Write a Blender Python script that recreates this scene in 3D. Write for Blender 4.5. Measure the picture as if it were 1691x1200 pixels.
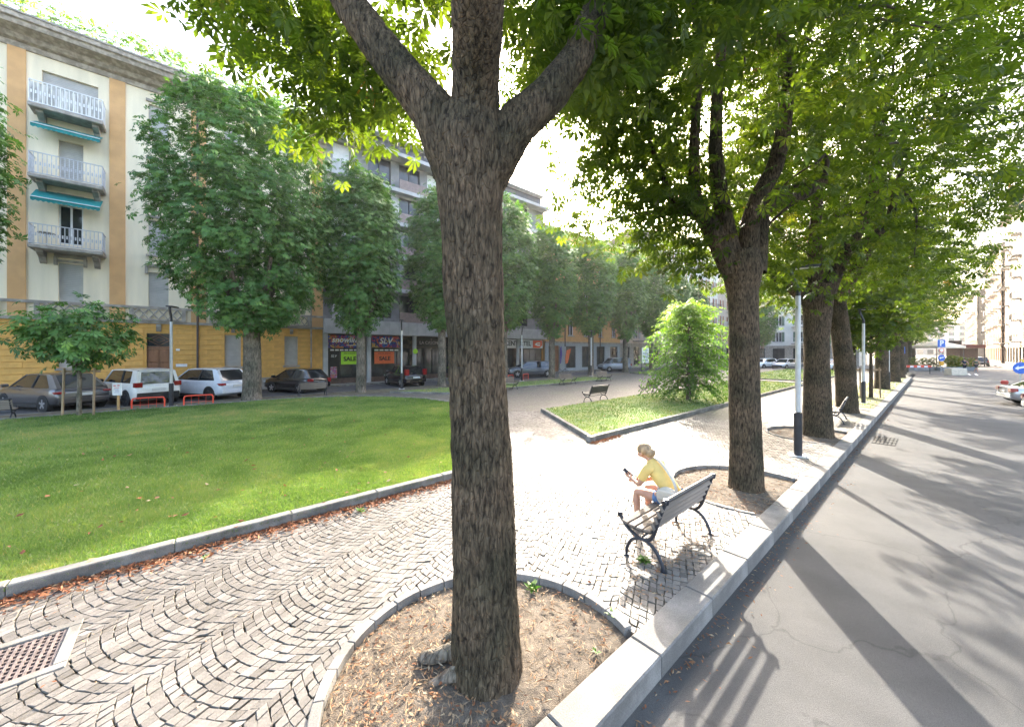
import bpy, bmesh, math, random
import numpy as np
from mathutils import Vector, Matrix, Quaternion
random.seed(7); rng = np.random.default_rng(11)
PI = math.pi; R = math.radians
for o in list(bpy.data.objects): bpy.data.objects.remove(o)
SC = bpy.context.scene; COL = SC.collection

# ---------------------------------------------------------------- camera (x = along the street, y = across the square)
FP = 610.0; CX = 845.5; HY = 579.0; CH = 2.5                    # photograph: focal length, principal point, horizon (px), eye height
AZ = math.atan2(1545 - CX, FP); CA, SA = math.cos(AZ), math.sin(AZ)
cd = bpy.data.cameras.new('camera'); cam = bpy.data.objects.new('camera', cd); COL.objects.link(cam)
cam.location = (0, 0, CH); cam.rotation_euler = (PI / 2, 0, AZ - PI / 2)
cd.sensor_width = 36; cd.sensor_fit = 'HORIZONTAL'; cd.lens = FP / 1691 * 36
cd.shift_y = -21 / 1691; cd.clip_start = .05; cd.clip_end = 3000
SC.camera = cam
# ---------------------------------------------------------------- sky, sun, exposure
VEIL = .00026  # density of the scattering volume added to lift the shade
SUN_AZ, SUN_EL = R(34.2), R(27.0)
w = bpy.data.worlds.new('World'); SC.world = w; w.use_nodes = True
nt = w.node_tree; nt.nodes.clear()
sky = nt.nodes.new('ShaderNodeTexSky'); sky.sky_type = 'NISHITA'; sky.sun_disc = False
sky.sun_elevation = SUN_EL; sky.sun_rotation = PI / 2 - SUN_AZ
sky.air_density = 1.0; sky.dust_density = 6.0; sky.ozone_density = .4
bg = nt.nodes.new('ShaderNodeBackground'); bg.inputs[1].default_value = .15
wo = nt.nodes.new('ShaderNodeOutputWorld')
nt.links.new(sky.outputs[0], bg.inputs[0]); nt.links.new(bg.outputs[0], wo.inputs[0])
sl = bpy.data.lights.new('sun', 'SUN'); sl.energy = 2.0; sl.angle = R(.53); sl.color = (1, .93, .82)
so = bpy.data.objects.new('sun', sl); COL.objects.link(so); so.location = (60, 40, 50)
so.rotation_euler = (-Vector((math.cos(SUN_EL) * math.cos(SUN_AZ), math.cos(SUN_EL) * math.sin(SUN_AZ), math.sin(SUN_EL)))).to_track_quat('-Z', 'Y').to_euler()
SC.view_settings.view_transform = 'Standard'; SC.view_settings.look = 'None'
SC.view_settings.exposure = 3.15; SC.view_settings.gamma = 1
SC.render.engine = 'CYCLES'

# ---------------------------------------------------------------- helpers
def G(x, y, z=0.0):                       # photograph pixel of a point at height z -> place on the ground
    Z = FP * (CH - z) / (y - HY); X = (x - CX) * Z / FP
    return Vector((X * SA + Z * CA, -X * CA + Z * SA, z))
def PX(x, y, Z):                          # pixel at a known depth
    X = (x - CX) * Z / FP
    return Vector((X * SA + Z * CA, -X * CA + Z * SA, CH + (HY - y) * Z / FP))
def pix(p):
    X = p[0] * SA - p[1] * CA; Z = p[0] * CA + p[1] * SA
    return CX + FP * X / Z, HY - FP * (p[2] - CH) / Z, Z

def tag(o, label=None, cat=None, group=None, kind=None):
    if label: o['label'] = label
    if cat: o['category'] = cat
    if group: o['group'] = group
    if kind: o['kind'] = kind
    return o
def thing(name, label, cat, loc=(0, 0, 0), rz=0, group=None):
    o = bpy.data.objects.new(name, None); COL.objects.link(o); o.empty_display_size = .1
    o.location = loc; o.rotation_euler = (0, 0, rz)
    return tag(o, label, cat, group)
def link(name, me, mat=None, parent=None):
    o = bpy.data.objects.new(name, me); COL.objects.link(o)
    if mat and not me.materials: me.materials.append(mat)
    if parent: o.parent = parent
    return o
def copy_tree(o, parent=None):
    c = o.copy(); COL.objects.link(c); c.parent = parent
    for ch in list(o.children): copy_tree(ch, c)
    return c

class MB:
    """collects shapes, builds ONE mesh object"""
    def __init__(s): s.v = []; s.f = []
    def add(s, vs, fs):
        n = len(s.v); s.v += [tuple(v) for v in vs]; s.f += [tuple(i + n for i in f) for f in fs]; return s
    def box(s, c, d, rz=0, m=None):
        x, y, z = d[0] / 2, d[1] / 2, d[2] / 2
        vs = [Vector((a * x, b * y, e * z)) for e in (-1, 1) for a, b in ((-1, -1), (1, -1), (1, 1), (-1, 1))]
        if m is not None: vs = [m @ v for v in vs]
        if rz:
            M_ = Matrix.Rotation(rz, 3, 'Z'); vs = [M_ @ v for v in vs]
        vs = [v + Vector(c) for v in vs]
        return s.add(vs, [(3, 2, 1, 0), (4, 5, 6, 7), (0, 1, 5, 4), (1, 2, 6, 5), (2, 3, 7, 6), (3, 0, 4, 7)])
    def bb(s, x0, x1, y0, y1, z0, z1): return s.box(((x0 + x1) / 2, (y0 + y1) / 2, (z0 + z1) / 2), (x1 - x0, y1 - y0, z1 - z0))
    def cbox(s, c, d, ch=.01, rz=0):      # box with chamfered upper and lower edges
        x, y, z = d[0] / 2, d[1] / 2, d[2] / 2
        lv = [(-z, ch), (-z + ch, 0), (z - ch, 0), (z, ch)]
        vs = [Vector((a * (x - i), b * (y - i), e)) for e, i in lv for a, b in ((-1, -1), (1, -1), (1, 1), (-1, 1))]
        if rz:
            M_ = Matrix.Rotation(rz, 3, 'Z'); vs = [M_ @ v for v in vs]
        vs = [v + Vector(c) for v in vs]
        fs = [(3, 2, 1, 0), (12, 13, 14, 15)]
        for l in range(3):
            for k in range(4): fs.append((l * 4 + k, l * 4 + (k + 1) % 4, l * 4 + 4 + (k + 1) % 4, l * 4 + 4 + k))
        return s.add(vs, fs)
    def tube(s, path, rad, n=8, cap=True, flat=1.0, up=(0, 0, 1)):
        P = [Vector(p) for p in path]; k = len(P)
        rad = [rad] * k if not hasattr(rad, '__len__') else rad
        vs = []; a = None
        for i in range(k):
            t = (P[min(i + 1, k - 1)] - P[max(i - 1, 0)]).normalized()
            if a is None:
                a = t.cross(Vector(up));
                if a.length < 1e-3: a = t.cross(Vector((1, 0, 0)))
            a = (a - t * a.dot(t)).normalized(); b = t.cross(a)
            for j in range(n):
                th = 2 * PI * j / n
                vs.append(P[i] + (a * math.cos(th) * flat + b * math.sin(th)) * rad[i])
        fs = [(i * n + j, i * n + (j + 1) % n, (i + 1) * n + (j + 1) % n, (i + 1) * n + j) for i in range(k - 1) for j in range(n)]
        if cap: fs += [tuple(range(n))[::-1], tuple((k - 1) * n + j for j in range(n))]
        return s.add(vs, fs)
    def cyl(s, c, r, h, n=16, axis='z', r2=None):
        c = Vector(c); d = {'x': Vector((1, 0, 0)), 'y': Vector((0, 1, 0)), 'z': Vector((0, 0, 1))}[axis]
        return s.tube([c, c + d * h], [r, r if r2 is None else r2], n)
    def prism(s, poly, z0, z1):
        n = len(poly)
        vs = [(p[0], p[1], z0) for p in poly] + [(p[0], p[1], z1) for p in poly]
        fs = [tuple(range(n))[::-1], tuple(range(n, 2 * n))] + [(i, (i + 1) % n, n + (i + 1) % n, n + i) for i in range(n)]
        return s.add(vs, fs)
    def prismy(s, poly, y0, y1):          # polygon in x,z extruded along y
        n = len(poly)
        vs = [(p[0], y0, p[1]) for p in poly] + [(p[0], y1, p[1]) for p in poly]
        fs = [tuple(range(n)), tuple(range(n, 2 * n))[::-1]] + [((i + 1) % n, i, n + i, n + (i + 1) % n) for i in range(n)]
        return s.add(vs, fs)
    def prismx(s, poly, x0, x1):          # polygon in y,z extruded along x
        n = len(poly)
        vs = [(x0, p[0], p[1]) for p in poly] + [(x1, p[0], p[1]) for p in poly]
        fs = [tuple(range(n))[::-1], tuple(range(n, 2 * n))] + [(i, (i + 1) % n, n + (i + 1) % n, n + i) for i in range(n)]
        return s.add(vs, fs)
    def lathe(s, prof, n=20, c=(0, 0, 0)):
        k = len(prof)
        vs = [(c[0] + r * math.cos(2 * PI * j / n), c[1] + r * math.sin(2 * PI * j / n), c[2] + z) for r, z in prof for j in range(n)]
        fs = [(i * n + j, i * n + (j + 1) % n, (i + 1) * n + (j + 1) % n, (i + 1) * n + j) for i in range(k - 1) for j in range(n)]
        return s.add(vs, fs)
    def mesh(s, name, smooth=False):
        me = bpy.data.meshes.new(name); me.from_pydata(s.v, [], s.f)
        bm = bmesh.new(); bm.from_mesh(me); bmesh.ops.recalc_face_normals(bm, faces=bm.faces); bm.to_mesh(me); bm.free()
        if smooth:
            me.polygons.foreach_set('use_smooth', [True] * len(me.polygons))
            try: me.set_sharp_from_angle(angle=R(40))
            except Exception: pass
        return me
    def build(s, name, mat, parent=None, smooth=False, bevel=0):
        o = link(name, s.mesh(name, smooth), mat, parent)
        if bevel:
            b = o.modifiers.new('bevel', 'BEVEL'); b.width = bevel; b.segments = 2; b.limit_method = 'ANGLE'
        return o

def np_mesh(name, V, F, tint=None, smooth=False):
    """V (n,3) float, F (m,k) int, k corners each"""
    me = bpy.data.meshes.new(name); V = np.asarray(V, np.float32); F = np.asarray(F, np.int32); k = F.shape[1]
    me.vertices.add(len(V)); me.vertices.foreach_set('co', V.ravel())
    me.loops.add(F.size); me.loops.foreach_set('vertex_index', F.ravel())
    me.polygons.add(len(F)); me.polygons.foreach_set('loop_start', np.arange(0, F.size, k, dtype=np.int32))
    try: me.polygons.foreach_set('loop_total', np.full(len(F), k, np.int32))
    except Exception: pass
    me.polygons.foreach_set('use_smooth', np.full(len(F), bool(smooth)))
    if tint is not None:
        a = me.attributes.new('tint', 'FLOAT', 'POINT'); a.data.foreach_set('value', np.asarray(tint, np.float32))
    me.update(calc_edges=True); return me

def hash3(i, j, k):
    n = np.sin(i * 127.1 + j * 311.7 + k * 74.7) * 43758.5453
    return n - np.floor(n)
def vnoise(p):
    i = np.floor(p); f = p - i; f = f * f * (3 - 2 * f); r = 0
    for a in (0, 1):
        for b in (0, 1):
            for c in (0, 1):
                wgt = (f[:, 0] if a else 1 - f[:, 0]) * (f[:, 1] if b else 1 - f[:, 1]) * (f[:, 2] if c else 1 - f[:, 2])
                r = r + wgt * hash3(i[:, 0] + a, i[:, 1] + b, i[:, 2] + c)
    return r
def fbm(p, oct=3):
    r = 0; a = .5
    for _ in range(oct): r = r + a * vnoise(p); p = p * 2.03 + 17.3; a *= .5
    return r

# ---------------------------------------------------------------- materials
def mat(name, col, rough=.7, var=.18, scale=6., bump=0., bscale=60., metal=0., coat=0., spec=.5, col2=None, mix=(.42, .62), stretch=None, emit=None, coords='Object', fine=0.):
    m = bpy.data.materials.new(name); m.use_nodes = True; n = m.node_tree.nodes; l = m.node_tree.links
    b = n['Principled BSDF']; b.inputs['Roughness'].default_value = rough; b.inputs['Metallic'].default_value = metal
    b.inputs['Specular IOR Level'].default_value = spec
    if coat: b.inputs['Coat Weight'].default_value = coat; b.inputs['Coat Roughness'].default_value = .05
    tc = n.new('ShaderNodeTexCoord'); src = tc.outputs[coords]
    if stretch:
        mp = n.new('ShaderNodeMapping'); mp.inputs['Scale'].default_value = stretch; l.new(src, mp.inputs[0]); src = mp.outputs[0]
    if var or col2:
        t = n.new('ShaderNodeTexNoise'); t.inputs['Scale'].default_value = scale; t.inputs['Detail'].default_value = 5; l.new(src, t.inputs[0])
        r = n.new('ShaderNodeValToRGB'); r.color_ramp.elements[0].position = mix[0]; r.color_ramp.elements[1].position = mix[1]
        c2 = col2 or tuple(min(1, c * (1 + var)) for c in col); c1 = col if col2 else tuple(c * (1 - var) for c in col)
        r.color_ramp.elements[0].color = (*c1, 1); r.color_ramp.elements[1].color = (*c2, 1)
        l.new(t.outputs[0], r.inputs[0]); out = r.outputs[0]
        if fine:
            t2 = n.new('ShaderNodeTexNoise'); t2.inputs['Scale'].default_value = bscale; t2.inputs['Detail'].default_value = 3; l.new(src, t2.inputs[0])
            mr = n.new('ShaderNodeMapRange'); mr.inputs[1].default_value = .3; mr.inputs[2].default_value = .7; mr.inputs[3].default_value = 1 - fine; mr.inputs[4].default_value = 1 + fine
            l.new(t2.outputs[0], mr.inputs[0])
            mx = n.new('ShaderNodeVectorMath'); mx.operation = 'SCALE'; l.new(out, mx.inputs[0]); l.new(mr.outputs[0], mx.inputs['Scale']); out = mx.outputs[0]
        l.new(out, b.inputs['Base Color'])
    else: b.inputs['Base Color'].default_value = (*col, 1)
    if bump:
        t = n.new('ShaderNodeTexNoise'); t.inputs['Scale'].default_value = bscale; t.inputs['Detail'].default_value = 4; l.new(src, t.inputs[0])
        bp = n.new('ShaderNodeBump'); bp.inputs['Strength'].default_value = bump; bp.inputs['Distance'].default_value = .01
        l.new(t.outputs[0], bp.inputs['Height']); l.new(bp.outputs[0], b.inputs['Normal'])
    if emit: b.inputs['Emission Color'].default_value = (*emit[:3], 1); b.inputs['Emission Strength'].default_value = emit[3]
    return m

def tint_mat(name, stops, rough=.55, trans=0., tcol=None, bump=0, noise=0., spec=.3):
    """colour from the per-piece attribute 'tint'; optional translucency (leaves, blades)"""
    m = bpy.data.materials.new(name); m.use_nodes = True; n = m.node_tree.nodes; l = m.node_tree.links
    b = n['Principled BSDF']; b.inputs['Roughness'].default_value = rough; b.inputs['Specular IOR Level'].default_value = spec
    a = n.new('ShaderNodeAttribute'); a.attribute_name = 'tint'
    fac = a.outputs['Fac']
    if noise:
        tc = n.new('ShaderNodeTexCoord'); t = n.new('ShaderNodeTexNoise'); t.inputs['Scale'].default_value = noise; t.inputs['Detail'].default_value = 4
        l.new(tc.outputs['Object'], t.inputs[0])
        mm = n.new('ShaderNodeMath'); mm.operation = 'MULTIPLY_ADD'; mm.inputs[1].default_value = .5; l.new(t.outputs[0], mm.inputs[0])
        m2 = n.new('ShaderNodeMath'); m2.operation = 'SUBTRACT'; m2.inputs[1].default_value = .25; l.new(fac, m2.inputs[0]); l.new(m2.outputs[0], mm.inputs[2]); fac = mm.outputs[0]
    r = n.new('ShaderNodeValToRGB'); e = r.color_ramp.elements
    while len(e) < len(stops): e.new(.5)
    for k, (p, c) in enumerate(stops): e[k].position = p; e[k].color = (*c, 1)
    l.new(fac, r.inputs[0]); l.new(r.outputs[0], b.inputs['Base Color'])
    if bump:
        tc = n.new('ShaderNodeTexCoord'); t = n.new('ShaderNodeTexNoise'); t.inputs['Scale'].default_value = 55; t.inputs['Detail'].default_value = 5; l.new(tc.outputs['Object'], t.inputs[0])
        bp = n.new('ShaderNodeBump'); bp.inputs['Strength'].default_value = bump; bp.inputs['Distance'].default_value = .012
        l.new(t.outputs[0], bp.inputs['Height']); l.new(bp.outputs[0], b.inputs['Normal'])
    if trans:
        tr = n.new('ShaderNodeBsdfTranslucent')
        hs = n.new('ShaderNodeMixRGB'); hs.blend_type = 'MULTIPLY'; hs.inputs[0].default_value = 1; hs.inputs[2].default_value = (*(tcol or (1, 1, .6)), 1)
        l.new(r.outputs[0], hs.inputs[1]); l.new(hs.outputs[0], tr.inputs[0])
        mx = n.new('ShaderNodeMixShader'); mx.inputs[0].default_value = trans
        l.new(b.outputs[0], mx.inputs[1]); l.new(tr.outputs[0], mx.inputs[2]); l.new(mx.outputs[0], n['Material Output'].inputs[0])
    return m

def glass(name, col=(.03, .035, .04), rough=.06, spec=.8):
    return mat(name, col, rough=rough, var=.25, scale=1.3, spec=spec)
# ================================================================ GROUND AND PAVING
m_asph = mat('asphalt', (.072, .069, .066), .86, var=.16, scale=.45, bump=.5, bscale=220, fine=.32)
def wear_asphalt(m):                  # fine cracks and old patches in the surface itself
    n = m.node_tree.nodes; l = m.node_tree.links; b = n['Principled BSDF']; src = b.inputs['Base Color'].links[0].from_socket
    tc = n.new('ShaderNodeTexCoord'); no = n.new('ShaderNodeTexNoise'); no.inputs['Scale'].default_value = 1.3; no.inputs['Detail'].default_value = 4; l.new(tc.outputs['Object'], no.inputs[0])
    ad = n.new('ShaderNodeVectorMath'); ad.operation = 'ADD'; l.new(tc.outputs['Object'], ad.inputs[0]); l.new(no.outputs['Color'], ad.inputs[1])
    v = n.new('ShaderNodeTexVoronoi'); v.feature = 'DISTANCE_TO_EDGE'; v.inputs['Scale'].default_value = .33; l.new(ad.outputs[0], v.inputs['Vector'])
    mr = n.new('ShaderNodeMapRange'); mr.inputs[1].default_value = .0; mr.inputs[2].default_value = .006; mr.inputs[3].default_value = .62; mr.inputs[4].default_value = 1; l.new(v.outputs['Distance'], mr.inputs[0])
    st = n.new('ShaderNodeTexNoise'); st.inputs['Scale'].default_value = 2.2; st.inputs['Detail'].default_value = 6; l.new(tc.outputs['Object'], st.inputs[0])
    m2 = n.new('ShaderNodeMapRange'); m2.inputs[1].default_value = .35; m2.inputs[2].default_value = .75; m2.inputs[3].default_value = 1.12; m2.inputs[4].default_value = .82; l.new(st.outputs[0], m2.inputs[0])
    mm = n.new('ShaderNodeMath'); mm.operation = 'MULTIPLY'; l.new(mr.outputs[0], mm.inputs[0]); l.new(m2.outputs[0], mm.inputs[1])
    sc = n.new('ShaderNodeVectorMath'); sc.operation = 'SCALE'; l.new(src, sc.inputs[0]); l.new(mm.outputs[0], sc.inputs['Scale']); l.new(sc.outputs[0], b.inputs['Base Color'])
wear_asphalt(m_asph)
m_asph2 = mat('asphalt_side', (.075, .075, .08), .88, var=.15, scale=.5, bump=.4, bscale=160, fine=.2)
m_ground = mat('far_ground', (.10, .098, .095), .9, var=.2, scale=.05)
m_bed = mat('paving_bed', (.12, .10, .075), .95, var=.3, scale=12, bump=.5)
m_granite = mat('granite_kerb', (.20, .188, .172), .78, var=.28, scale=2.2, bump=.3, bscale=90, fine=.2)
m_granite_d = mat('granite_worn', (.165, .155, .138), .82, var=.3, scale=4, bump=.3, bscale=90, fine=.18)
m_soil = mat('pit_soil', (.085, .066, .048), .95, var=.35, scale=9, bump=.9, bscale=120, col2=(.145, .117, .088), fine=.35)
m_lawnbase = mat('lawn_base', (.12, .18, .055), .95, var=.3, scale=1.2, bump=.8, bscale=90, col2=(.20, .22, .08))
m_sett = tint_mat('porphyry_sett', [(0, (.062, .051, .035)), (.14, (.092, .077, .052)), (.30, (.100, .090, .080)), (.62, (.155, .141, .126)), (1, (.235, .215, .193))], .62, bump=.35, noise=28., spec=.35)
m_litter = tint_mat('dry_litter', [(0, (.10, .035, .018)), (.4, (.24, .095, .045)), (.7, (.28, .17, .09)), (1, (.38, .30, .20))], .8, trans=.15, tcol=(1, .7, .4))
m_grass = tint_mat('grass_blades', [(0, (.075, .14, .035)), (.5, (.155, .24, .078)), (.82, (.225, .285, .105)), (1, (.36, .31, .15))], .6, trans=.42, tcol=(1.25, 1.3, .35))

def far_sett_material():
    m = bpy.data.materials.new('sett_paving_far'); m.use_nodes = True; n = m.node_tree.nodes; l = m.node_tree.links
    b = n['Principled BSDF']; b.inputs['Roughness'].default_value = .62; b.inputs['Specular IOR Level'].default_value = .35
    tc = n.new('ShaderNodeTexCoord')
    v = n.new('ShaderNodeTexVoronoi'); v.feature = 'DISTANCE_TO_EDGE'; v.inputs['Scale'].default_value = 9.2; v.inputs['Randomness'].default_value = .55
    v2 = n.new('ShaderNodeTexVoronoi'); v2.inputs['Scale'].default_value = 9.2; v2.inputs['Randomness'].default_value = .55
    big = n.new('ShaderNodeTexNoise'); big.inputs['Scale'].default_value = .7; big.inputs['Detail'].default_value = 6
    for q in (v, v2, big): l.new(tc.outputs['Object'], q.inputs['Vector'])
    r = n.new('ShaderNodeValToRGB'); r.color_ramp.elements[0].color = (.085, .077, .069, 1); r.color_ramp.elements[1].color = (.16, .146, .131, 1)
    l.new(v2.outputs['Color'], r.inputs[0])
    j = n.new('ShaderNodeMapRange'); j.inputs[1].default_value = .02; j.inputs[2].default_value = .12; l.new(v.outputs['Distance'], j.inputs[0])
    mg = n.new('ShaderNodeValToRGB'); mg.color_ramp.elements[0].position = .45; mg.color_ramp.elements[1].position = .68
    mg.color_ramp.elements[0].color = (.08, .066, .045, 1); mg.color_ramp.elements[1].color = (.10, .115, .045, 1); l.new(big.outputs[0], mg.inputs[0])
    mx = n.new('ShaderNodeMixRGB'); l.new(j.outputs[0], mx.inputs[0]); l.new(mg.outputs[0], mx.inputs[1]); l.new(r.outputs[0], mx.inputs[2])
    l.new(mx.outputs[0], b.inputs['Base Color'])
    bp = n.new('ShaderNodeBump'); bp.inputs['Strength'].default_value = .7; bp.inputs['Distance'].default_value = .012
    l.new(j.outputs[0], bp.inputs['Height']); l.new(bp.outputs[0], b.inputs['Normal'])
    return m
m_sett_far = far_sett_material()

def sheet(name, x0, x1, y0, y1, z, m, label, cat):
    return tag(MB().add([(x0, y0, z), (x1, y0, z), (x1, y1, z), (x0, y1, z)], [(0, 1, 2, 3)]).build(name, m), label, cat, kind='structure')
sheet('ground', -500, 600, -500, 500, -.34, m_ground, 'flat grey city ground reaching to the horizon', 'ground')
sheet('road', -60, 420, -6.7, 1.47, -.17, m_asph, 'sunlit grey asphalt street with long tree shadows on the right', 'road')
sheet('side_street', -60, 62, 23.72, 28.0, -.05, m_asph2, 'shaded dark asphalt street in front of the ochre building', 'road')
sheet('cross_street', 62, 420, 1.47, 60, -.166, m_asph, 'asphalt cross street beyond the far lawns', 'road')
wk = MB(); wk.bb(-60, 62, 28.0, 29.5, -.3, .05)
tag(wk.build('pavement', m_granite_d), 'narrow stone pavement at the foot of the ochre building', 'pavement', kind='structure')
wk = MB(); wk.bb(-60, 420, -9.2, -6.7, -.33, -.02)
tag(wk.build('pavement', m_granite_d), 'pavement on the far right side of the sunlit street', 'pavement', kind='structure')

TREES = [(1.80, 2.28), (7.70, 2.28), (14.05, 2.31), (20.17, 2.42)]
LAWN_E = [(-26, 6.15), (4.9, 6.15), (6.0, 7.3), (7.2, 9.6), (8.6, 12.3), (9.3, 14.6), (9.0, 16.8), (8.0, 18.7), (6.2, 20.4), (3.8, 21.5), (-26, 21.5)]
LAWN_A = [(8.25, 6.2), (34, 6.2), (34.6, 10.7), (10.9, 10.7)]
LAWN_C = [(8.9, 21.2), (11.3, 18.3), (27.5, 18.3), (28.6, 19.6), (27.5, 21.2)]
LAWN_D = [(34.5, 17.2), (60, 17.2), (60, 22.3), (36.8, 22.3)]
LAWN_B = [(37.5, 6.3), (60, 6.3), (60, 13), (37.5, 13)]
def inside(poly, x, y):
    x = np.asarray(x); y = np.asarray(y); r = np.zeros(x.shape, bool); n = len(poly)
    for i in range(n):
        x0, y0 = poly[i]; x1, y1 = poly[(i + 1) % n]
        if y0 == y1: continue
        r ^= ((y0 > y) != (y1 > y)) & (x < (x1 - x0) * (y - y0) / (y1 - y0) + x0)
    return r
def cell_near(x, y):                 # where the single setts are built
    x = np.floor(np.asarray(x) * 2) / 2 + .25; y = np.floor(np.asarray(y) * 2) / 2 + .25
    X = x * SA - y * CA; Z = x * CA + y * SA
    return (np.hypot(x, y) < 15.5) & (Z > 1.2) & (np.abs(X) < 1.5 * Z + 1.2)

# bed and far paving
pav = tag(MB().bb(-60, 62, 1.75, 23.72, -.33, -.09).build('cobbled_pavement', m_bed), 'fan pattern stone sett paving running between the lawns and the tree row', 'paving', kind='structure')
gx, gy = np.meshgrid(np.arange(-60, 62, .5), np.arange(1.5, 23.5, .5)); gx = gx.ravel(); gy = gy.ravel()
k = ~cell_near(gx + .25, gy + .25); gx, gy = gx[k], gy[k]
y0 = np.maximum(gy, 1.75); y1 = np.minimum(gy + .5, 23.72)
y1[gy > 22.9] = 23.72
V = np.stack([np.stack([gx, y0, gx * 0], 1), np.stack([gx + .5, y0, gx * 0], 1), np.stack([gx + .5, y1, gx * 0], 1), np.stack([gx, y1, gx * 0], 1)], 1).reshape(-1, 3)
link('far_paving', np_mesh('far_paving', V, np.arange(len(V)).reshape(-1, 4)), m_sett_far, pav)
pav_edge = MB().bb(-60, 62, 23.6, 23.78, -.3, .012); 
tag(pav_edge.build('kerb', m_granite_d), 'long low kerb between the tree row and the shaded street', 'kerb', kind='structure')

def deep(poly, x, y, e=.07): return inside(poly, x - e, y - e) & inside(poly, x + e, y - e) & inside(poly, x - e, y + e) & inside(poly, x + e, y + e)
def build_setts():
    th0 = R(25); e1 = np.array([math.cos(th0), math.sin(th0)]); e2 = np.array([-e1[1], e1[0]])
    W = 1.06; tm = R(31); RR = W / 2 / math.sin(tm); pitch = .086; ns = 15
    quads = []
    for c in range(-15, 24):
        for n_ in range(-78, 238):
            ph = (c * 37 % 11) / 11 * pitch
            for a in range(ns):
                t0 = -tm + 2 * tm * a / ns; t1 = -tm + 2 * tm * (a + 1) / ns
                q = []
                for t, du in ((t0, 0), (t1, 0), (t1, pitch), (t0, pitch)):
                    q.append((n_ * pitch + ph + du - RR * (math.cos(t) - math.cos(tm)), c * W + RR * math.sin(t)))
                quads.append(q)
    Q = np.array(quads); ctr = Q.mean(1)
    wx = ctr[:, 0] * e1[0] + ctr[:, 1] * e2[0]; wy = ctr[:, 0] * e1[1] + ctr[:, 1] * e2[1]
    ok = cell_near(wx, wy) & (wy > 1.70) & (wy < 23) & ~deep(LAWN_E, wx, wy) & ~deep(LAWN_A, wx, wy)
    for tx, ty in TREES: ok &= np.hypot(wx - tx, wy - ty) > 1.255
    ok &= ~((wx > -1.51) & (wx < -.79) & (wy > 4.57) & (wy < 5.18))
    Q = Q[ok]; n = len(Q)
    P = Q[..., 0:1] * e1 + Q[..., 1:2] * e2                       # n,4,2
    f_ = P.reshape(-1, 2); q3 = np.stack([f_[:, 0] * .9, f_[:, 1] * .9, f_[:, 0] * 0], 1)          # the laying is never quite true
    P = P + (.075 * (np.stack([fbm(q3, 2), fbm(q3 + 40, 2)], 1) - .38)).reshape(P.shape)
    ctr = P.mean(1, keepdims=True)
    P = ctr + (P - ctr) * (1 + rng.normal(0, .025, (n, 1, 1))) + rng.normal(0, .0045, P.shape)
    d = P - ctr; ln = np.linalg.norm(d, axis=2, keepdims=True)
    dist = np.linalg.norm(ctr, axis=2, keepdims=True)
    top = ctr + d * (1 - np.minimum(.35, (.0052 + rng.uniform(0, .004, (n, 1, 1))) / ln))
    h = rng.normal(0, .0022, (n, 1)) + rng.normal(0, .0012, (n, 4))
    V = np.zeros((n, 8, 3)); V[:, :4, :2] = top; V[:, :4, 2] = h; V[:, 4:, :2] = P; V[:, 4:, 2] = -.009
    T = np.zeros((n, 8)); wear = fbm(np.concatenate([ctr[:, 0] * .8, ctr[:, 0, :1] * 0], 1), 3)[:, None] - .45; T[:, :4] = np.clip(rng.normal(.58, .15, (n, 1)) + wear * .9, .30, 1); T[:, 4:] = rng.uniform(0, .16, (n, 1))
    # area under the tree pits' rims and the drain frame has none; order by distance so that the nearest can be single stones
    o = np.argsort(dist[:, 0, 0]); px = np.array([pix((c[0, 0], c[0, 1], 0)) for c in ctr])
    vis = (px[:, 0] > -5) & (px[:, 0] < 1700) & (px[:, 1] < 1205) & (px[:, 2] > 0)
    o = np.concatenate([o[vis[o]], o[~vis[o]]])
    V, T = V[o], T[o]
    F1 = np.array([[0, 1, 2, 3], [0, 4, 5, 1], [1, 5, 6, 2], [2, 6, 7, 3], [3, 7, 4, 0]])
    for i in range(300):
        c = V[i].mean(0) * np.array([1, 1, 0])
        ob = link('cobblestone', np_mesh('cobblestone', V[i] - c, F1, T[i]), m_sett, pav); ob.location = c
    m = n - 300
    F = (np.arange(m)[:, None, None] * 8 + F1[None]).reshape(-1, 4)
    tag(link('cobblestones', np_mesh('cobblestones', V[300:].reshape(-1, 3), F, T[300:].ravel()), m_sett, pav), kind='stuff')
build_setts()

# ---------------------------------------------------------------- kerbs
def kerb_run(name, label, pts, wd, z0, z1, ln, m, side=1, ch=.012):
    """stones laid along a polyline; side: which side of the line they lie on (+1 left)"""
    root = thing(name, label, None); root['kind'] = 'structure'; root['category'] = 'kerb'
    for a, b in zip(pts[:-1], pts[1:]):
        a, b = Vector(a), Vector(b); d = b - a; L_ = d.length; d.normalize(); nrm = Vector((-d.y, d.x)) * side
        k = max(1, round(L_ / ln))
        for i in range(k):
            c = a + d * (L_ * (i + .5) / k) + nrm * wd / 2
            dz = random.uniform(-.004, .004)
            o = MB().cbox((0, 0, (z1 - z0) / 2), (L_ / k - .007, wd + random.uniform(-.004, .004), z1 - z0 + dz), ch).build('kerb_stone', m, root)
            o.location = (c.x, c.y, z0); o.rotation_euler = (random.uniform(-.004, .004), 0, math.atan2(d.y, d.x) + random.uniform(-.003, .003))
    return root
kerb_run('kerb', 'broad pale granite kerb along the edge of the sunlit street', [(-14, 1.47), (51.5, 1.47)], .285, -.33, .012, 1.05, m_granite)
kerb_run('kerb', 'granite kerb around the large lawn beside the sett path', [(-14, 6.15)] + LAWN_E[1:-1] + [(-14, 21.5)], .15, -.08, .14, 1.3, m_granite_d)
kerb_run('kerb', 'granite kerb around the island lawn with the bright young tree', [(10.9, 10.7), (8.25, 6.2), (34, 6.2), (34.6, 10.7)], .15, -.08, .14, 1.3, m_granite_d)
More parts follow.
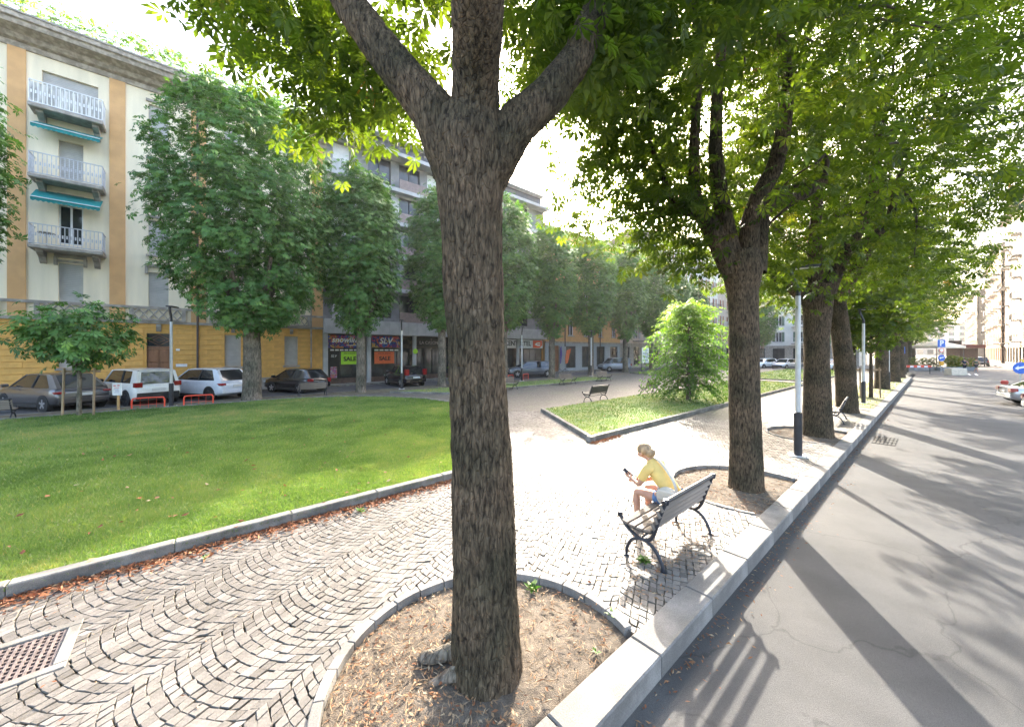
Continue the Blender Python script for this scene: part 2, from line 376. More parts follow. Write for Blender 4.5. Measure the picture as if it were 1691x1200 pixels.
kerb_run('kerb', 'low kerb around the far grass strip behind the benches', LAWN_C[:3] + LAWN_C[3:4], .14, -.08, .10, 1.4, m_granite_d)
kerb_run('kerb', 'low kerb of the distant lawn near the cross street', [(37.5, 13), (37.5, 6.3), (60, 6.3)], .14, -.08, .10, 2.0, m_granite_d)
kerb_run('kerb', 'low kerb of the distant lawn beside the far tree row', [(36.8, 22.3), (34.5, 17.2), (60, 17.2)], .14, -.08, .10, 2.0, m_granite_d)

# ---------------------------------------------------------------- lawns
def lawn(poly, z, label, name='lawn'):
    n = len(poly); bm = bmesh.new()
    vs = [bm.verts.new((p[0], p[1], z)) for p in poly]; bm.faces.new(vs)
    cx_ = sum(p[0] for p in poly) / n
    bmesh.ops.triangulate(bm, faces=bm.faces); me = bpy.data.meshes.new(name); bm.to_mesh(me); bm.free()
    return tag(link(name, me, m_lawnbase), label, 'lawn', kind='structure')
lawn(LAWN_E, .085, 'large mown green lawn left of the big trunk'); lawn(LAWN_A, .085, 'island lawn with a cut corner and a young bright tree')
lawn(LAWN_C, .07, 'narrow grass strip behind the far benches'); lawn(LAWN_D, .07, 'distant lawn beside the far tree row'); lawn(LAWN_B, .07, 'distant lawn beyond the island near the cross street')
tag(MB().bb(22.4, 51, 1.765, 3.5, -.08, .012).build('verge', mat('dry_verge', (.20, .16, .085), .95, var=.3, scale=3, bump=.8, bscale=60, col2=(.17, .20, .06))), 'dry grassy verge under the farther street trees', 'verge', kind='structure')
tag(MB().bb(-26, 36, 21.66, 23.59, -.08, .008).build('soil_strip', mat('strip_soil', (.11, .085, .06), .95, var=.35, scale=4, bump=.8, bscale=60, col2=(.17, .15, .09))), 'bare soil strip under the far row of trees', 'soil', kind='structure')

def blades(name, label, polys, n, zb, dmin, dmax, parent=None):
    u = rng.random(n * 3); d = dmin * (dmax / dmin) ** u; a = rng.uniform(-.96, .96, n * 3)
    ang = AZ - a; x = d * np.cos(ang); y = d * np.sin(ang)
    ok = np.zeros(len(x), bool)
    for p in polys: ok |= inside(p, x, y)
    x, y, d = x[ok][:n], y[ok][:n], d[ok][:n]; n = len(x)
    big = .6 * fbm(np.stack([x * .35, y * .35, x * 0], 1), 4) + .4 * fbm(np.stack([x * 1.7, y * 1.7, x * 0 + 9], 1), 3); fine = fbm(np.stack([x * 5, y * 5, x * 0 + 3], 1), 2)
    h = (.030 + .022 * rng.random(n)) * (.75 + .8 * fine) * (1 + d * .02) * (1 + .9 * np.clip((fine - .5) * 5, 0, 1) * rng.random(n)); wdt = .0042 * np.maximum(1, d / 5.5)
    th = rng.uniform(0, 2 * PI, n); lean = rng.uniform(.1, .95, n) * h; tl = rng.uniform(0, 2 * PI, n)
    V = np.zeros((n, 3, 3)); dx, dy = np.cos(th) * wdt, np.sin(th) * wdt
    V[:, 0] = np.stack([x - dx, y - dy, np.full(n, zb)], 1); V[:, 1] = np.stack([x + dx, y + dy, np.full(n, zb)], 1)
    V[:, 2] = np.stack([x + np.cos(tl) * lean, y + np.sin(tl) * lean, zb + h], 1)
    T = np.clip(.2 + (big - .45) * 2.4 + .45 * rng.random(n) + (rng.random(n) < .05) * .5, 0, 1)
    return tag(link(name, np_mesh(name, V.reshape(-1, 3), np.arange(n * 3).reshape(-1, 3), np.repeat(T, 3)), m_grass, parent), label, 'grass', kind='stuff')
blades('grass', 'short mown green grass covering the large lawn', [[(p[0] * 1.0, p[1]) for p in LAWN_E]], 330000, .08, 5.5, 30)
blades('grass', 'short mown grass on the island lawn', [LAWN_A], 70000, .08, 8, 40)
blades('grass', 'short grass on the far strips beyond the path', [LAWN_C, LAWN_D, LAWN_B], 40000, .065, 20, 64)
blades('grass', 'sparse dry grass on the verge under the street trees', [[(22.4, 1.8), (51, 1.8), (51, 3.45), (22.4, 3.45)]], 9000, .008, 20, 52)

# ---------------------------------------------------------------- tree pits
def litter(name, label, x, y, z, lo, hi, wd, tint, curl=.3):
    n = len(x); L_ = rng.uniform(lo, hi, n) / 2; th = rng.uniform(0, 2 * PI, n); W_ = wd * rng.uniform(.6, 1.4, n)
    c, s_ = np.cos(th), np.sin(th); V = np.zeros((n, 4, 3)); zz = np.broadcast_to(z, (n,)) + rng.uniform(.002, .014, n)
    tl = rng.normal(0, curl, (n, 4)) * L_[:, None]
    for q, (a, b) in enumerate(((-1, 0), (0, -1), (1, 0), (0, 1))):
        V[:, q] = np.stack([x + a * L_ * c - b * W_ * s_, y + a * L_ * s_ + b * W_ * c, zz + np.abs(tl[:, q])], 1)
    return tag(link(name, np_mesh(name, V.reshape(-1, 3), np.arange(n * 4).reshape(-1, 4), np.repeat(tint, 4)), m_litter), label, 'litter', kind='stuff')
def pit(cx_, cy_, label, nlit, ll):
    root = thing('tree_pit', label, 'tree pit', (cx_, cy_, 0)); root['kind'] = 'structure'
    nr, na = 16, 56; V = []; F = []
    for i in range(nr + 1):
        for j in range(na):
            r = 1.22 * i / nr; a = 2 * PI * j / na
            V.append((r * math.cos(a), max(r * math.sin(a), 1.757 - cy_), 0))
    V = np.array(V); rr = np.hypot(V[:, 0], V[:, 1])
    V[:, 2] = -.055 + .075 * np.exp(-(rr / .55) ** 2) + .05 * (fbm(V * 4 + cx_ * 3, 4) - .47) + .018 * (vnoise(V * 22) - .5)
    F = [(i * na + j, i * na + (j + 1) % na, (i + 1) * na + (j + 1) % na, (i + 1) * na + j) for i in range(nr) for j in range(na)]
    link('soil', np_mesh('soil', V, F, smooth=True), m_soil, root)
    k = 18; a0 = math.asin((1.80 - cy_) / 1.30); a1 = PI - a0; st = (a1 - a0) / k
    for i in range(k):
        b0, b1 = a0 + st * i + .004, a0 + st * (i + 1) - .004; poly = []
        for q in range(4): t = b0 + (b1 - b0) * q / 3; poly.append((1.30 * math.cos(t), 1.30 * math.sin(t)))
        for q in range(4): t = b1 + (b0 - b1) * q / 3; poly.append((1.225 * math.cos(t), 1.225 * math.sin(t)))
        MB().prism(poly, -.12, .019 + random.uniform(-.004, .004)).build('ring_stone', m_granite, root, bevel=.006)
    n = nlit * 2; r = 1.2 * np.sqrt(rng.random(n)); a = rng.uniform(0, 2 * PI, n); x = cx_ + r * np.cos(a); y = cy_ + r * np.sin(a)
    ok = (y > 1.8) & (r > .28); x, y, r, a = x[ok], y[ok], r[ok], a[ok]
    z = -.05 + .075 * np.exp(-(r / .55) ** 2)
    half = len(x) // 2
    litter('dry_litter', ll + ' straw', x[:half], y[:half], z[:half] + .006, .03, .11, .0028, np.clip(rng.normal(.82, .14, half), 0, 1), .12)
    # rusty leaf scraps gather on the left of the pit
    keep = rng.random(len(x)) < np.clip(.35 + .6 * (-(np.cos(a))), .12, 1); keep[:half] = False
    litter('dry_leaves', ll + ' leaf scraps', x[keep], y[keep], z[keep] + .006, .02, .06, .008, np.clip(rng.normal(.62, .2, keep.sum()), 0, 1), .3)
    return root
pit(*TREES[0], 'round tree pit with bare soil around the big foreground trunk', 2600, 'pale scraps scattered in the nearest tree pit,')
pit(*TREES[1], 'round tree pit beside the occupied bench', 1300, 'dry scraps scattered in the pit beside the occupied bench,')
pit(*TREES[2], 'round tree pit behind the nearest lamp post', 500, 'dry scraps scattered in the pit behind the nearest lamp post,')
pit(*TREES[3], 'round tree pit next to the empty bench by the street', 260, 'dry scraps scattered in the pit next to the empty street bench,')
n = 5200; x = rng.uniform(-2.6, 9.5, n); off = rng.exponential(.10, n)
y = 6.13 - off; ok = (off < .5) & ~((x > 5.0) & (x < 8.1)); n = ok.sum()
litter('dry_leaves', 'rusty fallen leaves gathered in a band along the lawn kerb', x[ok], y[ok], .004, .03, .10, .010, np.clip(rng.normal(.38, .17, n), 0, 1), .4)
n = 420; d = 5.5 * (4.6) ** rng.random(n); a = AZ - rng.uniform(-.95, .6, n); x, y = d * np.cos(a), d * np.sin(a); ok = inside(LAWN_E, x, y) | inside(LAWN_A, x, y)
litter('dry_leaves', 'single brown leaves scattered over the lawns', x[ok], y[ok], .115, .05, .11, .022, np.clip(rng.normal(.45, .2, ok.sum()), 0, 1), .5)
n = 900; x = 4.7 + rng.normal(0, .8, n); y = 2.15 + rng.normal(0, .28, n); ok = (y > 1.8)
litter('dry_leaves', 'light dry scraps under the occupied bench', x[ok], y[ok], .003, .015, .06, .007, np.clip(rng.normal(.75, .18, ok.sum()), 0, 1), .3)
n = 700; x = rng.uniform(-2, 12, n); y = rng.uniform(1.9, 6, n)
litter('dry_leaves', 'few dry scraps strewn over the sett path', x, y, .003, .015, .05, .005, np.clip(rng.normal(.6, .25, n), 0, 1), .3)
n = 1500; x = rng.uniform(2, 26, n); y = 1.44 - rng.exponential(.09, n); 
litter('dry_leaves', 'dry scraps in the gutter along the street kerb', x, y, -.168, .015, .06, .006, np.clip(rng.normal(.55, .22, n), 0, 1), .3)

# small weeds
m_weed = tint_mat('weed_leaf', [(0, (.05, .12, .02)), (1, (.14, .26, .05))], .5, trans=.4, tcol=(1.2, 1.3, .4))
def weed(x, y, z, r, n, label):
    V = []; F = []; T = []
    for i in range(n):
        a = random.uniform(0, 2 * PI); l = r * random.uniform(.5, 1.1); e = random.uniform(.35, 1.3); wd = l * .16
        dx, dy = math.cos(a), math.sin(a); b = len(V)
        V += [(0, 0, 0), (dx * l * .5 * math.cos(e) - dy * wd, dy * l * .5 * math.cos(e) + dx * wd, l * .55 * math.sin(e)), (dx * l * math.cos(e * .7), dy * l * math.cos(e * .7), l * .8 * math.sin(e * .8)),
              (dx * l * .5 * math.cos(e) + dy * wd, dy * l * .5 * math.cos(e) - dx * wd, l * .55 * math.sin(e))]
        F.append((b, b + 1, b + 2, b + 3)); T += [random.random()] * 4
    o = tag(link('weed', np_mesh('weed', V, F, T), m_weed), label, 'weed'); o.location = (x, y, z)
p = G(1062, 928); weed(p.x, p.y, 0, .11, 60, 'small bright weed growing under the occupied bench')
p = G(1010, 1015); weed(p.x, p.y, -.02, .09, 12, 'small weed at the right rim of the nearest tree pit')
p = G(878, 968); weed(p.x, p.y, -.045, .13, 16, 'grassy weed just behind the big trunk in its pit')
p = G(985, 1070); weed(p.x, p.y, -.045, .07, 10, 'tiny weed in the soil on the right of the nearest pit')
p = G(594, 845); weed(p.x, p.y, 0, .12, 18, 'weed in the rusty leaves along the lawn kerb')
p = G(340, 922); weed(p.x, p.y, 0, .07, 10, 'tiny weed in the leaf band farther left along the lawn kerb')

# ---------------------------------------------------------------- drains
g = thing('drain_grate', 'rusty pinkish square drain grate with stone frame in the setts', 'drain', (-1.125, 4.875, 0))
m_rust = mat('rusty_iron', (.15, .118, .108), .7, var=.25, scale=14, bump=.4, metal=.2)
for (x0, x1, y0, y1) in ((-.43, .38, .27, .35), (-.43, .38, -.35, -.27), (.30, .38, -.268, .268), (-.43, -.35, -.268, .268)):
    MB().cbox(((x0 + x1) / 2, (y0 + y1) / 2, -.04), (x1 - x0, y1 - y0, .10), .006).build('frame_stone', m_granite_d, g)
b = MB()
for i in range(15): b.box((-.325 + i * .0437, 0, -.02), (.018, .53, .035))
for i in range(11): b.box((-.02, -.25 + i * .05, -.021), (.64, .016, .03))
b.build('grating', m_rust, g)
MB().box((-.02, 0, -.075), (.64, .53, .01)).build('pit_floor', mat('drain_dark', (.02, .018, .016), .9, var=0), g)
p = G(1462, 728, -.17); g = thing('road_drain', 'dark three part drain grating in the street asphalt', 'drain', (p.x, .98, -.17))
m_iron = mat('dark_iron', (.055, .052, .05), .6, var=.3, scale=20, metal=.5)
for i in range(3):
    f = MB()
    for k in range(6): f.box((-.42 + i * .42, -.2 + k * .08, .006), (.39, .045, .012))
    f.box((-.42 + i * .42 - .19, 0, .0065), (.02, .46, .015)); f.box((-.42 + i * .42 + .19, 0, .0065), (.02, .46, .015))
    f.build('grating', m_iron, g)
MB().box((0, 0, .0025), (1.28, .5, .003)).build('drain_dark_sheet', mat('drain_black', (.012, .012, .012), .9, var=0), g)  # flat black sheet on the asphalt, painted shade in place of depth
# ================================================================ TREES
def bark_material(name, c0, c1, scale=1.0):
    m = bpy.data.materials.new(name); m.use_nodes = True; n = m.node_tree.nodes; l = m.node_tree.links
    b = n['Principled BSDF']; b.inputs['Roughness'].default_value = .9; b.inputs['Specular IOR Level'].default_value = .2
    tc = n.new('ShaderNodeTexCoord'); mp = n.new('ShaderNodeMapping'); mp.inputs['Scale'].default_value = (1, 1, .28); l.new(tc.outputs['Object'], mp.inputs[0])
    t = n.new('ShaderNodeTexNoise'); t.inputs['Scale'].default_value = 26 * scale; t.inputs['Detail'].default_value = 6; t.inputs['Distortion'].default_value = .6; l.new(mp.outputs[0], t.inputs[0])
    v = n.new('ShaderNodeTexVoronoi'); v.feature = 'DISTANCE_TO_EDGE'; v.inputs['Scale'].default_value = 24 * scale; l.new(mp.outputs[0], v.inputs['Vector'])
    r = n.new('ShaderNodeValToRGB'); r.color_ramp.elements[0].position = .32; r.color_ramp.elements[1].position = .72
    r.color_ramp.elements[0].color = (*c0, 1); r.color_ramp.elements[1].color = (*c1, 1); l.new(t.outputs[0], r.inputs[0])
    big = n.new('ShaderNodeTexNoise'); big.inputs['Scale'].default_value = 1.6; l.new(tc.outputs['Object'], big.inputs[0])
    rb = n.new('ShaderNodeValToRGB'); rb.color_ramp.elements[0].position = .35; rb.color_ramp.elements[1].position = .7
    rb.color_ramp.elements[0].color = (.52, .57, .5, 1); rb.color_ramp.elements[1].color = (1.25, 1.16, 1.08, 1); l.new(big.outputs[0], rb.inputs[0])
    mu = n.new('ShaderNodeMixRGB'); mu.blend_type = 'MULTIPLY'; mu.inputs[0].default_value = 1; l.new(r.outputs[0], mu.inputs[1]); l.new(rb.outputs[0], mu.inputs[2])
    l.new(mu.outputs[0], b.inputs['Base Color'])
    ad = n.new('ShaderNodeMath'); ad.operation = 'ADD'; mr = n.new('ShaderNodeMapRange'); mr.inputs[1].default_value = 0; mr.inputs[2].default_value = .12
    l.new(v.outputs['Distance'], mr.inputs[0]); l.new(mr.outputs[0], ad.inputs[0]); l.new(t.outputs[0], ad.inputs[1])
    bp = n.new('ShaderNodeBump'); bp.inputs['Strength'].default_value = .8; bp.inputs['Distance'].default_value = .016
    l.new(ad.outputs[0], bp.inputs['Height']); l.new(bp.outputs[0], b.inputs['Normal'])
    return m
m_bark = bark_material('chestnut_bark', (.026, .019, .013), (.19, .142, .098), 1.5)
m_bark_far = bark_material('grey_bark', (.085, .07, .058), (.30, .26, .22), .8)
m_leaf = tint_mat('chestnut_leaf', [(0, (.028, .050, .010)), (.5, (.056, .094, .016)), (.88, (.10, .135, .022)), (1, (.19, .11, .03))], .45, trans=.6, tcol=(2.35, 2.2, .6), spec=.35)
m_leaf_far = tint_mat('row_leaf', [(0, (.034, .086, .022)), (.5, (.08, .178, .042)), (1, (.165, .29, .062))], .5, trans=.26, tcol=(1.5, 1.8, .45), spec=.35)
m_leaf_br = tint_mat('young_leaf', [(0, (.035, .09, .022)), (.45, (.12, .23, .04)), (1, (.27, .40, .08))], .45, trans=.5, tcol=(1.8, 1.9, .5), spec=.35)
m_twig = mat('twig', (.06, .045, .035), .9, var=.2)

def leaf_tpl(nl, fine):
    """palmate leaf: leaf stalk end at the origin, blade along +x, upper side +z"""
    V = []; F = []
    spread = R(112 if nl >= 7 else 88)
    for i in range(nl):
        f = i / (nl - 1) * 2 - 1; a = f * spread; L_ = 1 - .42 * abs(f) ** 1.4; wd = .145 * L_ + .02
        c, s_ = math.cos(a), math.sin(a)
        def P(u, v, z): return (u * c - v * s_, u * s_ + v * c, z)
        b = len(V)
        if fine:
            V += [P(.06, 0, 0), P(L_ * .70, wd, -.06 * L_), P(L_, 0, -.26 * L_), P(L_ * .70, -wd, -.06 * L_), P(L_ * .6, 0, -.02 - .0 * L_)]
            F += [(b, b + 4, b + 1), (b, b + 3, b + 4), (b + 4, b + 2, b + 1), (b + 3, b + 2, b + 4)]
        else:
            V += [P(.05, 0, 0), P(L_ * .62, wd * 1.15, -.08 * L_), P(L_, 0, -.24 * L_), P(L_ * .62, -wd * 1.15, -.08 * L_)]
            F += [(b, b + 3, b + 1), (b + 3, b + 2, b + 1)]
    return np.array(V), np.array(F)
TPL7 = leaf_tpl(7, True); TPL5 = leaf_tpl(5, False)
def simple_tpl():
    V = np.array([(0, 0, 0), (.55, .2, .0), (1.05, 0, -.16), (.55, -.2, 0)]); return V, np.array([(0, 3, 1), (3, 2, 1)])
TPL1 = simple_tpl()
def nrm(a): return a / np.maximum(1e-6, np.linalg.norm(a, axis=-1, keepdims=True))
def leaf_frames(P, F, U, S): 
    F = nrm(F); Sd = nrm(np.cross(U, F)); U = np.cross(F, Sd)
    return F, Sd, U
def leaf_mesh(name, tpl, P, F, U, S, tint):
    tv, tf = tpl; F, Sd, U = leaf_frames(P, F, U, S); n = len(P)
    V = P[:, None] + S[:, None, None] * (tv[None, :, 0:1] * F[:, None] + tv[None, :, 1:2] * Sd[:, None] + tv[None, :, 2:3] * U[:, None])
    FF = (np.arange(n)[:, None, None] * len(tv) + tf[None]).reshape(-1, 3)
    return np_mesh(name, V.reshape(-1, 3), FF, np.repeat(tint, len(tv)))

def trunk_mesh(mb_list, name, mat_, parent, n=28, ridges=.012, seg=.05, smooth=True, seed=0.):
    """list of (path, radii): resampled tubes with bark ridges, one mesh"""
    VV = []; FF = []; off = 0
    for path, rad in mb_list:
        P = np.array([tuple(p) for p in path], float); rad = np.array(rad, float)
        d = np.r_[0, np.cumsum(np.linalg.norm(np.diff(P, axis=0), axis=1))]
        k = max(4, int(d[-1] / seg)); u = np.linspace(0, d[-1], k)
        # smooth path: catmull style resample
        Q = np.stack([np.interp(u, d, P[:, i]) for i in range(3)], 1); r = np.interp(u, d, rad)
        for _ in range(max(1, int(.16 / seg))):
            Q[1:-1] = (Q[:-2] + 2 * Q[1:-1] + Q[2:]) / 4; r[1:-1] = (r[:-2] + 2 * r[1:-1] + r[2:]) / 4
        T = nrm(np.gradient(Q, axis=0)); a = np.cross(T[0], (0.3, 1, .1)); A = []
        for i in range(k):
            a = a - T[i] * np.dot(a, T[i]); a = a / np.linalg.norm(a); A.append(a)
        A = np.array(A); B = np.cross(T, A); th = np.linspace(0, 2 * PI, n, endpoint=False)
        C, S_ = np.cos(th), np.sin(th)
        N = A[:, None] * C[None, :, None] + B[:, None] * S_[None, :, None]
        base = Q[:, None] + N * r[:, None, None]
        q = np.stack([np.broadcast_to(C, (k, n)) * r[:, None], np.broadcast_to(S_, (k, n)) * r[:, None], np.broadcast_to(u[:, None], (k, n))], 2).reshape(-1, 3) + seed
        w1 = vnoise(q * np.array([9, 9, 2.2])); w2 = 1 - np.abs(2 * vnoise(q * np.array([26, 26, 7.5]) + w1[:, None] * 1.5) - 1); w3 = vnoise(q * np.array([60, 60, 30]))
        dsp = (ridges * (1.0 * (w1 - .5) * 1.6 + .9 * (w2 - .6) + .35 * (w3 - .5))).reshape(k, n) * np.minimum(1, r / .12)[:, None]
        V = base + N * dsp[..., None]
        VV.append(V.reshape(-1, 3)); i, j = np.meshgrid(np.arange(k - 1), np.arange(n), indexing='ij'); i = i.ravel(); j = j.ravel(); j2 = (j + 1) % n
        FF.append(np.stack([i * n + j, i * n + j2, (i + 1) * n + j2, (i + 1) * n + j], 1) + off); off += k * n
    return link(name, np_mesh(name, np.concatenate(VV), np.concatenate(FF), smooth=smooth), mat_, parent)

def clump_leaves(C, N, per, spread, size, droop=.55, up=.6):
    """leaves around clump centres C with outward directions N"""
    n = len(C); P = np.repeat(C, per, 0) + rng.normal(0, spread, (n * per, 3)) * np.array([1, 1, .75])
    out = np.repeat(N, per, 0); rd = nrm(rng.normal(0, 1, (n * per, 3)))
    F = out * .55 + rd * .9; F[:, 2] = F[:, 2] * .5 - droop * rng.random(n * per)
    U = rd * .45 + out * .35; U[:, 2] += up + .4
    S = size * rng.uniform(.65, 1.2, n * per)
    return P, nrm(F), nrm(U), S

def street_crown(seed, base, zc, rad, zbot, ncl, per, size, fine=True, hole=None):
    """spreading crown seen from below: clumps all through the volume, denser near the outside"""
    r = np.random.default_rng(seed); C = []
    while len(C) < ncl:
        u = r.normal(0, 1, 3); u /= np.linalg.norm(u); q = u * (r.random() ** .38)
        lump = .86 + .3 * float(fbm(np.array([u * 1.7 + seed]), 2)[0])
        p = q * np.array(rad) * lump + np.array([0, 0, zc])
        b = zbot + 1.3 * max(0, 1 - math.hypot(p[0], p[1]) / 3.2) + .9 * (r.random() - .6)
        if p[2] < b: p[2] = b + r.random() * .8 if r.random() < .35 else -1
        if p[2] < 0: continue
        if hole and hole(p + np.array(base)): continue
        C.append(p)
    C = np.array(C); N = nrm((C - np.array([0, 0, zc - 1.5])) / np.array(rad))
    return C, N

def px_path(pts, base):
    return [PX(x, y, Z) - Vector(base) for x, y, Z in pts]

def chestnut(base, label, trunk, limbs, seed, zc, rad, zbot, ncl, per, size, n=40, seg=.05, singles=0, hole=None, twigs=26, ridges=.013, extra=()):
    root = thing('chestnut_tree', label, 'tree', (base[0], base[1], 0))
    b3 = (base[0], base[1], 0)
    trunk_mesh([trunk], 'trunk', m_bark, root, n=n, seg=seg, ridges=ridges, seed=seed)
    for lm in limbs: trunk_mesh([lm], 'limb', m_bark, root, n=max(14, n // 2), seg=seg * 1.3, ridges=ridges * .8, seed=seed + 3)
    C, N = street_crown(seed, b3, zc, rad, zbot, ncl, per, size, hole=hole)
    for (xa, xb, ya, yb, za, zb, k) in extra:             # lower boughs: where they hang over the square
        e = []
        for _ in range(k):
            q = PX(random.uniform(xa, xb), random.uniform(ya, yb), random.uniform(za, zb)) - Vector(b3); e.append(tuple(q))
        C = np.concatenate([C, np.array(e)]); N = np.concatenate([N, nrm(np.array(e) - np.array([0, 0, zc - 1.5]))])
    # twigs from the limb ends into the crown
    tips = [Vector(l[0][-1]) for l in limbs]; tw = []
    for i in range(twigs):
        t = min(tips, key=lambda q: (q - Vector(C[i * 7 % len(C)])).length + random.random()); e = Vector(C[i * 7 % len(C)])
        mid = (t + e) / 2 + Vector((random.uniform(-.3, .3), random.uniform(-.3, .3), random.uniform(.0, .5)))
        tw.append(([t, mid, e], [.05, .03, .012]))
    if tw: trunk_mesh(tw, 'twigs', m_twig, root, n=6, seg=.3, ridges=.002)
    P, F, U, S = clump_leaves(C, N, per, .30, size, droop=.7)
    ok = P[:, 2] > zbot - .35
    if hole is not None: ok &= ~np.array([hole(p + np.array(b3)) for p in P])
    P, F, U, S = P[ok], F[ok], U[ok], S[ok]
    T = np.clip(rng.normal(.45, .2, len(P)) + .12 * (fbm(P * .9 + seed, 2) - .5) * 4, 0, .9); T[rng.random(len(P)) < .002] = 1
    if singles:
        W = P + np.array(b3); X = W[:, 0] * SA - W[:, 1] * CA; Z = W[:, 0] * CA + W[:, 1] * SA
        px = CX + FP * X / np.maximum(Z, .1); py = HY - FP * (W[:, 2] - CH) / np.maximum(Z, .1)
        d = np.linalg.norm(W - np.array([0, 0, CH]), axis=1); d[(Z < .5) | (px < 0) | (px > 1691) | (py < 0)] = 1e6
        o = np.argsort(d); sg, rest = o[:singles], o[singles:]
        Ff, Sd, Uu = leaf_frames(P, F, U, S)
        mes = [np_mesh('leaf', TPL7[0], TPL7[1], np.full(len(TPL7[0]), t)) for t in (.3, .5, .7)]
        for i in sg:
            ob = link('leaf', mes[random.randrange(3)], m_leaf, root)
            M4 = Matrix(((Ff[i][0], Sd[i][0], Uu[i][0], P[i][0]), (Ff[i][1], Sd[i][1], Uu[i][1], P[i][1]), (Ff[i][2], Sd[i][2], Uu[i][2], P[i][2]), (0, 0, 0, 1)))
            ob.matrix_local = M4 @ Matrix.Scale(S[i], 4)
        P, F, U, S, T = P[rest], F[rest], U[rest], S[rest], T[rest]
    o = link('crown', leaf_mesh('crown', TPL7, P, F, U, S, T), m_leaf, root); o['kind'] = 'stuff'
    return root

# ---- foreground tree
b1 = TREES[0]; Z1 = b1[0] * CA + b1[1] * SA
def t1hole(p): return False
tr = (px_path([(807, 1185, Z1), (806, 1150, Z1), (803, 1060, Z1), (799, 900, Z1), (791, 700, Z1), (783, 500, Z1), (778, 370, Z1), (776, 300, Z1), (774, 240, Z1), (775, 195, Z1)], (*b1, 0)),
      [.325, .288, .258, .240, .230, .225, .235, .262, .295, .24])
limbs1 = [(px_path([(772, 360, Z1), (757, 285, Z1), (722, 195, Z1), (675, 135, Z1 + .05), (620, 70, Z1 + .15), (560, -20, Z1 + .3), (480, -160, Z1 + .5)], (*b1, 0)), [.12, .20, .175, .15, .145, .12, .09]),
          (px_path([(782, 270, Z1), (783, 190, Z1 - .05), (786, 120, Z1 - .2), (788, 40, Z1 - .4), (790, -60, Z1 - .6), (790, -250, Z1 - .7)], (*b1, 0)), [.25, .19, .165, .165, .16, .1]),
          (px_path([(782, 360, Z1), (800, 288, Z1), (850, 207, Z1), (905, 160, Z1 + .1), (950, 100, Z1 + .25), (985, 20, Z1 + .4), (1020, -120, Z1 + .6)], (*b1, 0)), [.12, .19, .155, .135, .13, .115, .08])]
chestnut(b1, 'big dark foreground chestnut with a thick trunk forking into three limbs', tr, limbs1, 3, 9.8, (4.2, 3.9, 5.0), 5.2, 330, 14, .19, n=150, seg=.022, singles=200, twigs=16, ridges=.021,
         extra=((430, 690, -40, 170, 3.6, 5.2, 38), (500, 690, 120, 225, 4.0, 5.2, 20), (330, 460, -60, 40, 4.0, 5.0, 10), (860, 1060, -60, 110, 3.2, 4.6, 34), (1000, 1300, -60, 60, 3.4, 4.6, 20)))
T1 = bpy.data.objects['chestnut_tree']
m_root = mat('pale_root', (.20, .165, .13), .85, var=.2, scale=20, bump=.4, bscale=80)
for pts, rd in (([(790, 1060, .16), (765, 1068, .11), (735, 1078, .05), (716, 1084, .02), (703, 1083, .03), (692, 1088, -.04)], [.05, .075, .058, .048, .055, .018]), ([(790, 1098, .14), (765, 1106, .09), (735, 1118, .015), (716, 1127, -.025), (700, 1134, -.07)], [.04, .065, .042, .028, .010]), ([(790, 1040, .10), (765, 1044, .04), (742, 1052, 0.0), (728, 1060, -.06)], [.04, .05, .038, .015]),
                ):
    trunk_mesh([([G(x, y, z) - Vector((*b1, 0)) for x, y, z in pts], rd)], 'root', m_bark_far, T1, n=20, seg=.012, ridges=.022, seed=pts[0][0] * .01)  # roots take the paler grey bark: sunlight on them put into the colour

# ---- second tree, beside the bench
b2 = TREES[1]; Z2 = b2[0] * CA + b2[1] * SA
tr = (px_path([(1232, 818, Z2), (1232, 800, Z2), (1231, 740, Z2), (1229, 640, Z2), (1228, 540, Z2), (1226, 480, Z2), (1226, 445, Z2), (1224, 415, Z2)], (*b2, 0)), [.33, .285, .255, .245, .235, .245, .33, .26])
def LB(base, Z, pts, r0, r1, dz=0):
    return (px_path([(x, y, Z + dz * i / (len(pts) - 1)) for i, (x, y) in enumerate(pts)], (*base, 0)), list(np.linspace(r0, r1, len(pts))))
limbs2 = [LB(b2, Z2, [(1212, 450), (1190, 405), (1168, 365), (1150, 345), (1120, 346), (1085, 350)], .21, .09, .2),
          LB(b2, Z2, [(1152, 350), (1147, 310), (1146, 250), (1150, 170), (1155, 60)], .11, .07, -.3),
          LB(b2, Z2, [(1212, 440), (1200, 380), (1188, 320), (1181, 250), (1184, 160), (1195, 40)], .17, .08, .2),
          LB(b2, Z2, [(1236, 430), (1238, 370), (1252, 325), (1278, 280), (1292, 230), (1300, 150), (1290, 40)], .17, .09, -.4),
          LB(b2, Z2, [(1250, 450), (1255, 390), (1258, 350), (1280, 332), (1320, 326), (1360, 300)], .15, .08, .2),
          LB(b2, Z2, [(1115, 348), (1098, 300), (1075, 240), (1050, 150)], .06, .03, .3)]
chestnut(b2, 'second chestnut of the street row, beside the occupied bench', tr, limbs2, 8, 9.0, (4.3, 5.0, 5.4), 3.9, 680, 14, .20, n=72, seg=.04, singles=60,
         extra=((910, 1110, 40, 205, 5.6, 8.0, 60), (985, 1130, 205, 330, 6.0, 7.8, 30), (1060, 1180, 330, 460, 6.2, 7.4, 22), (1250, 1330, 400, 520, 7.5, 8.5, 12)))
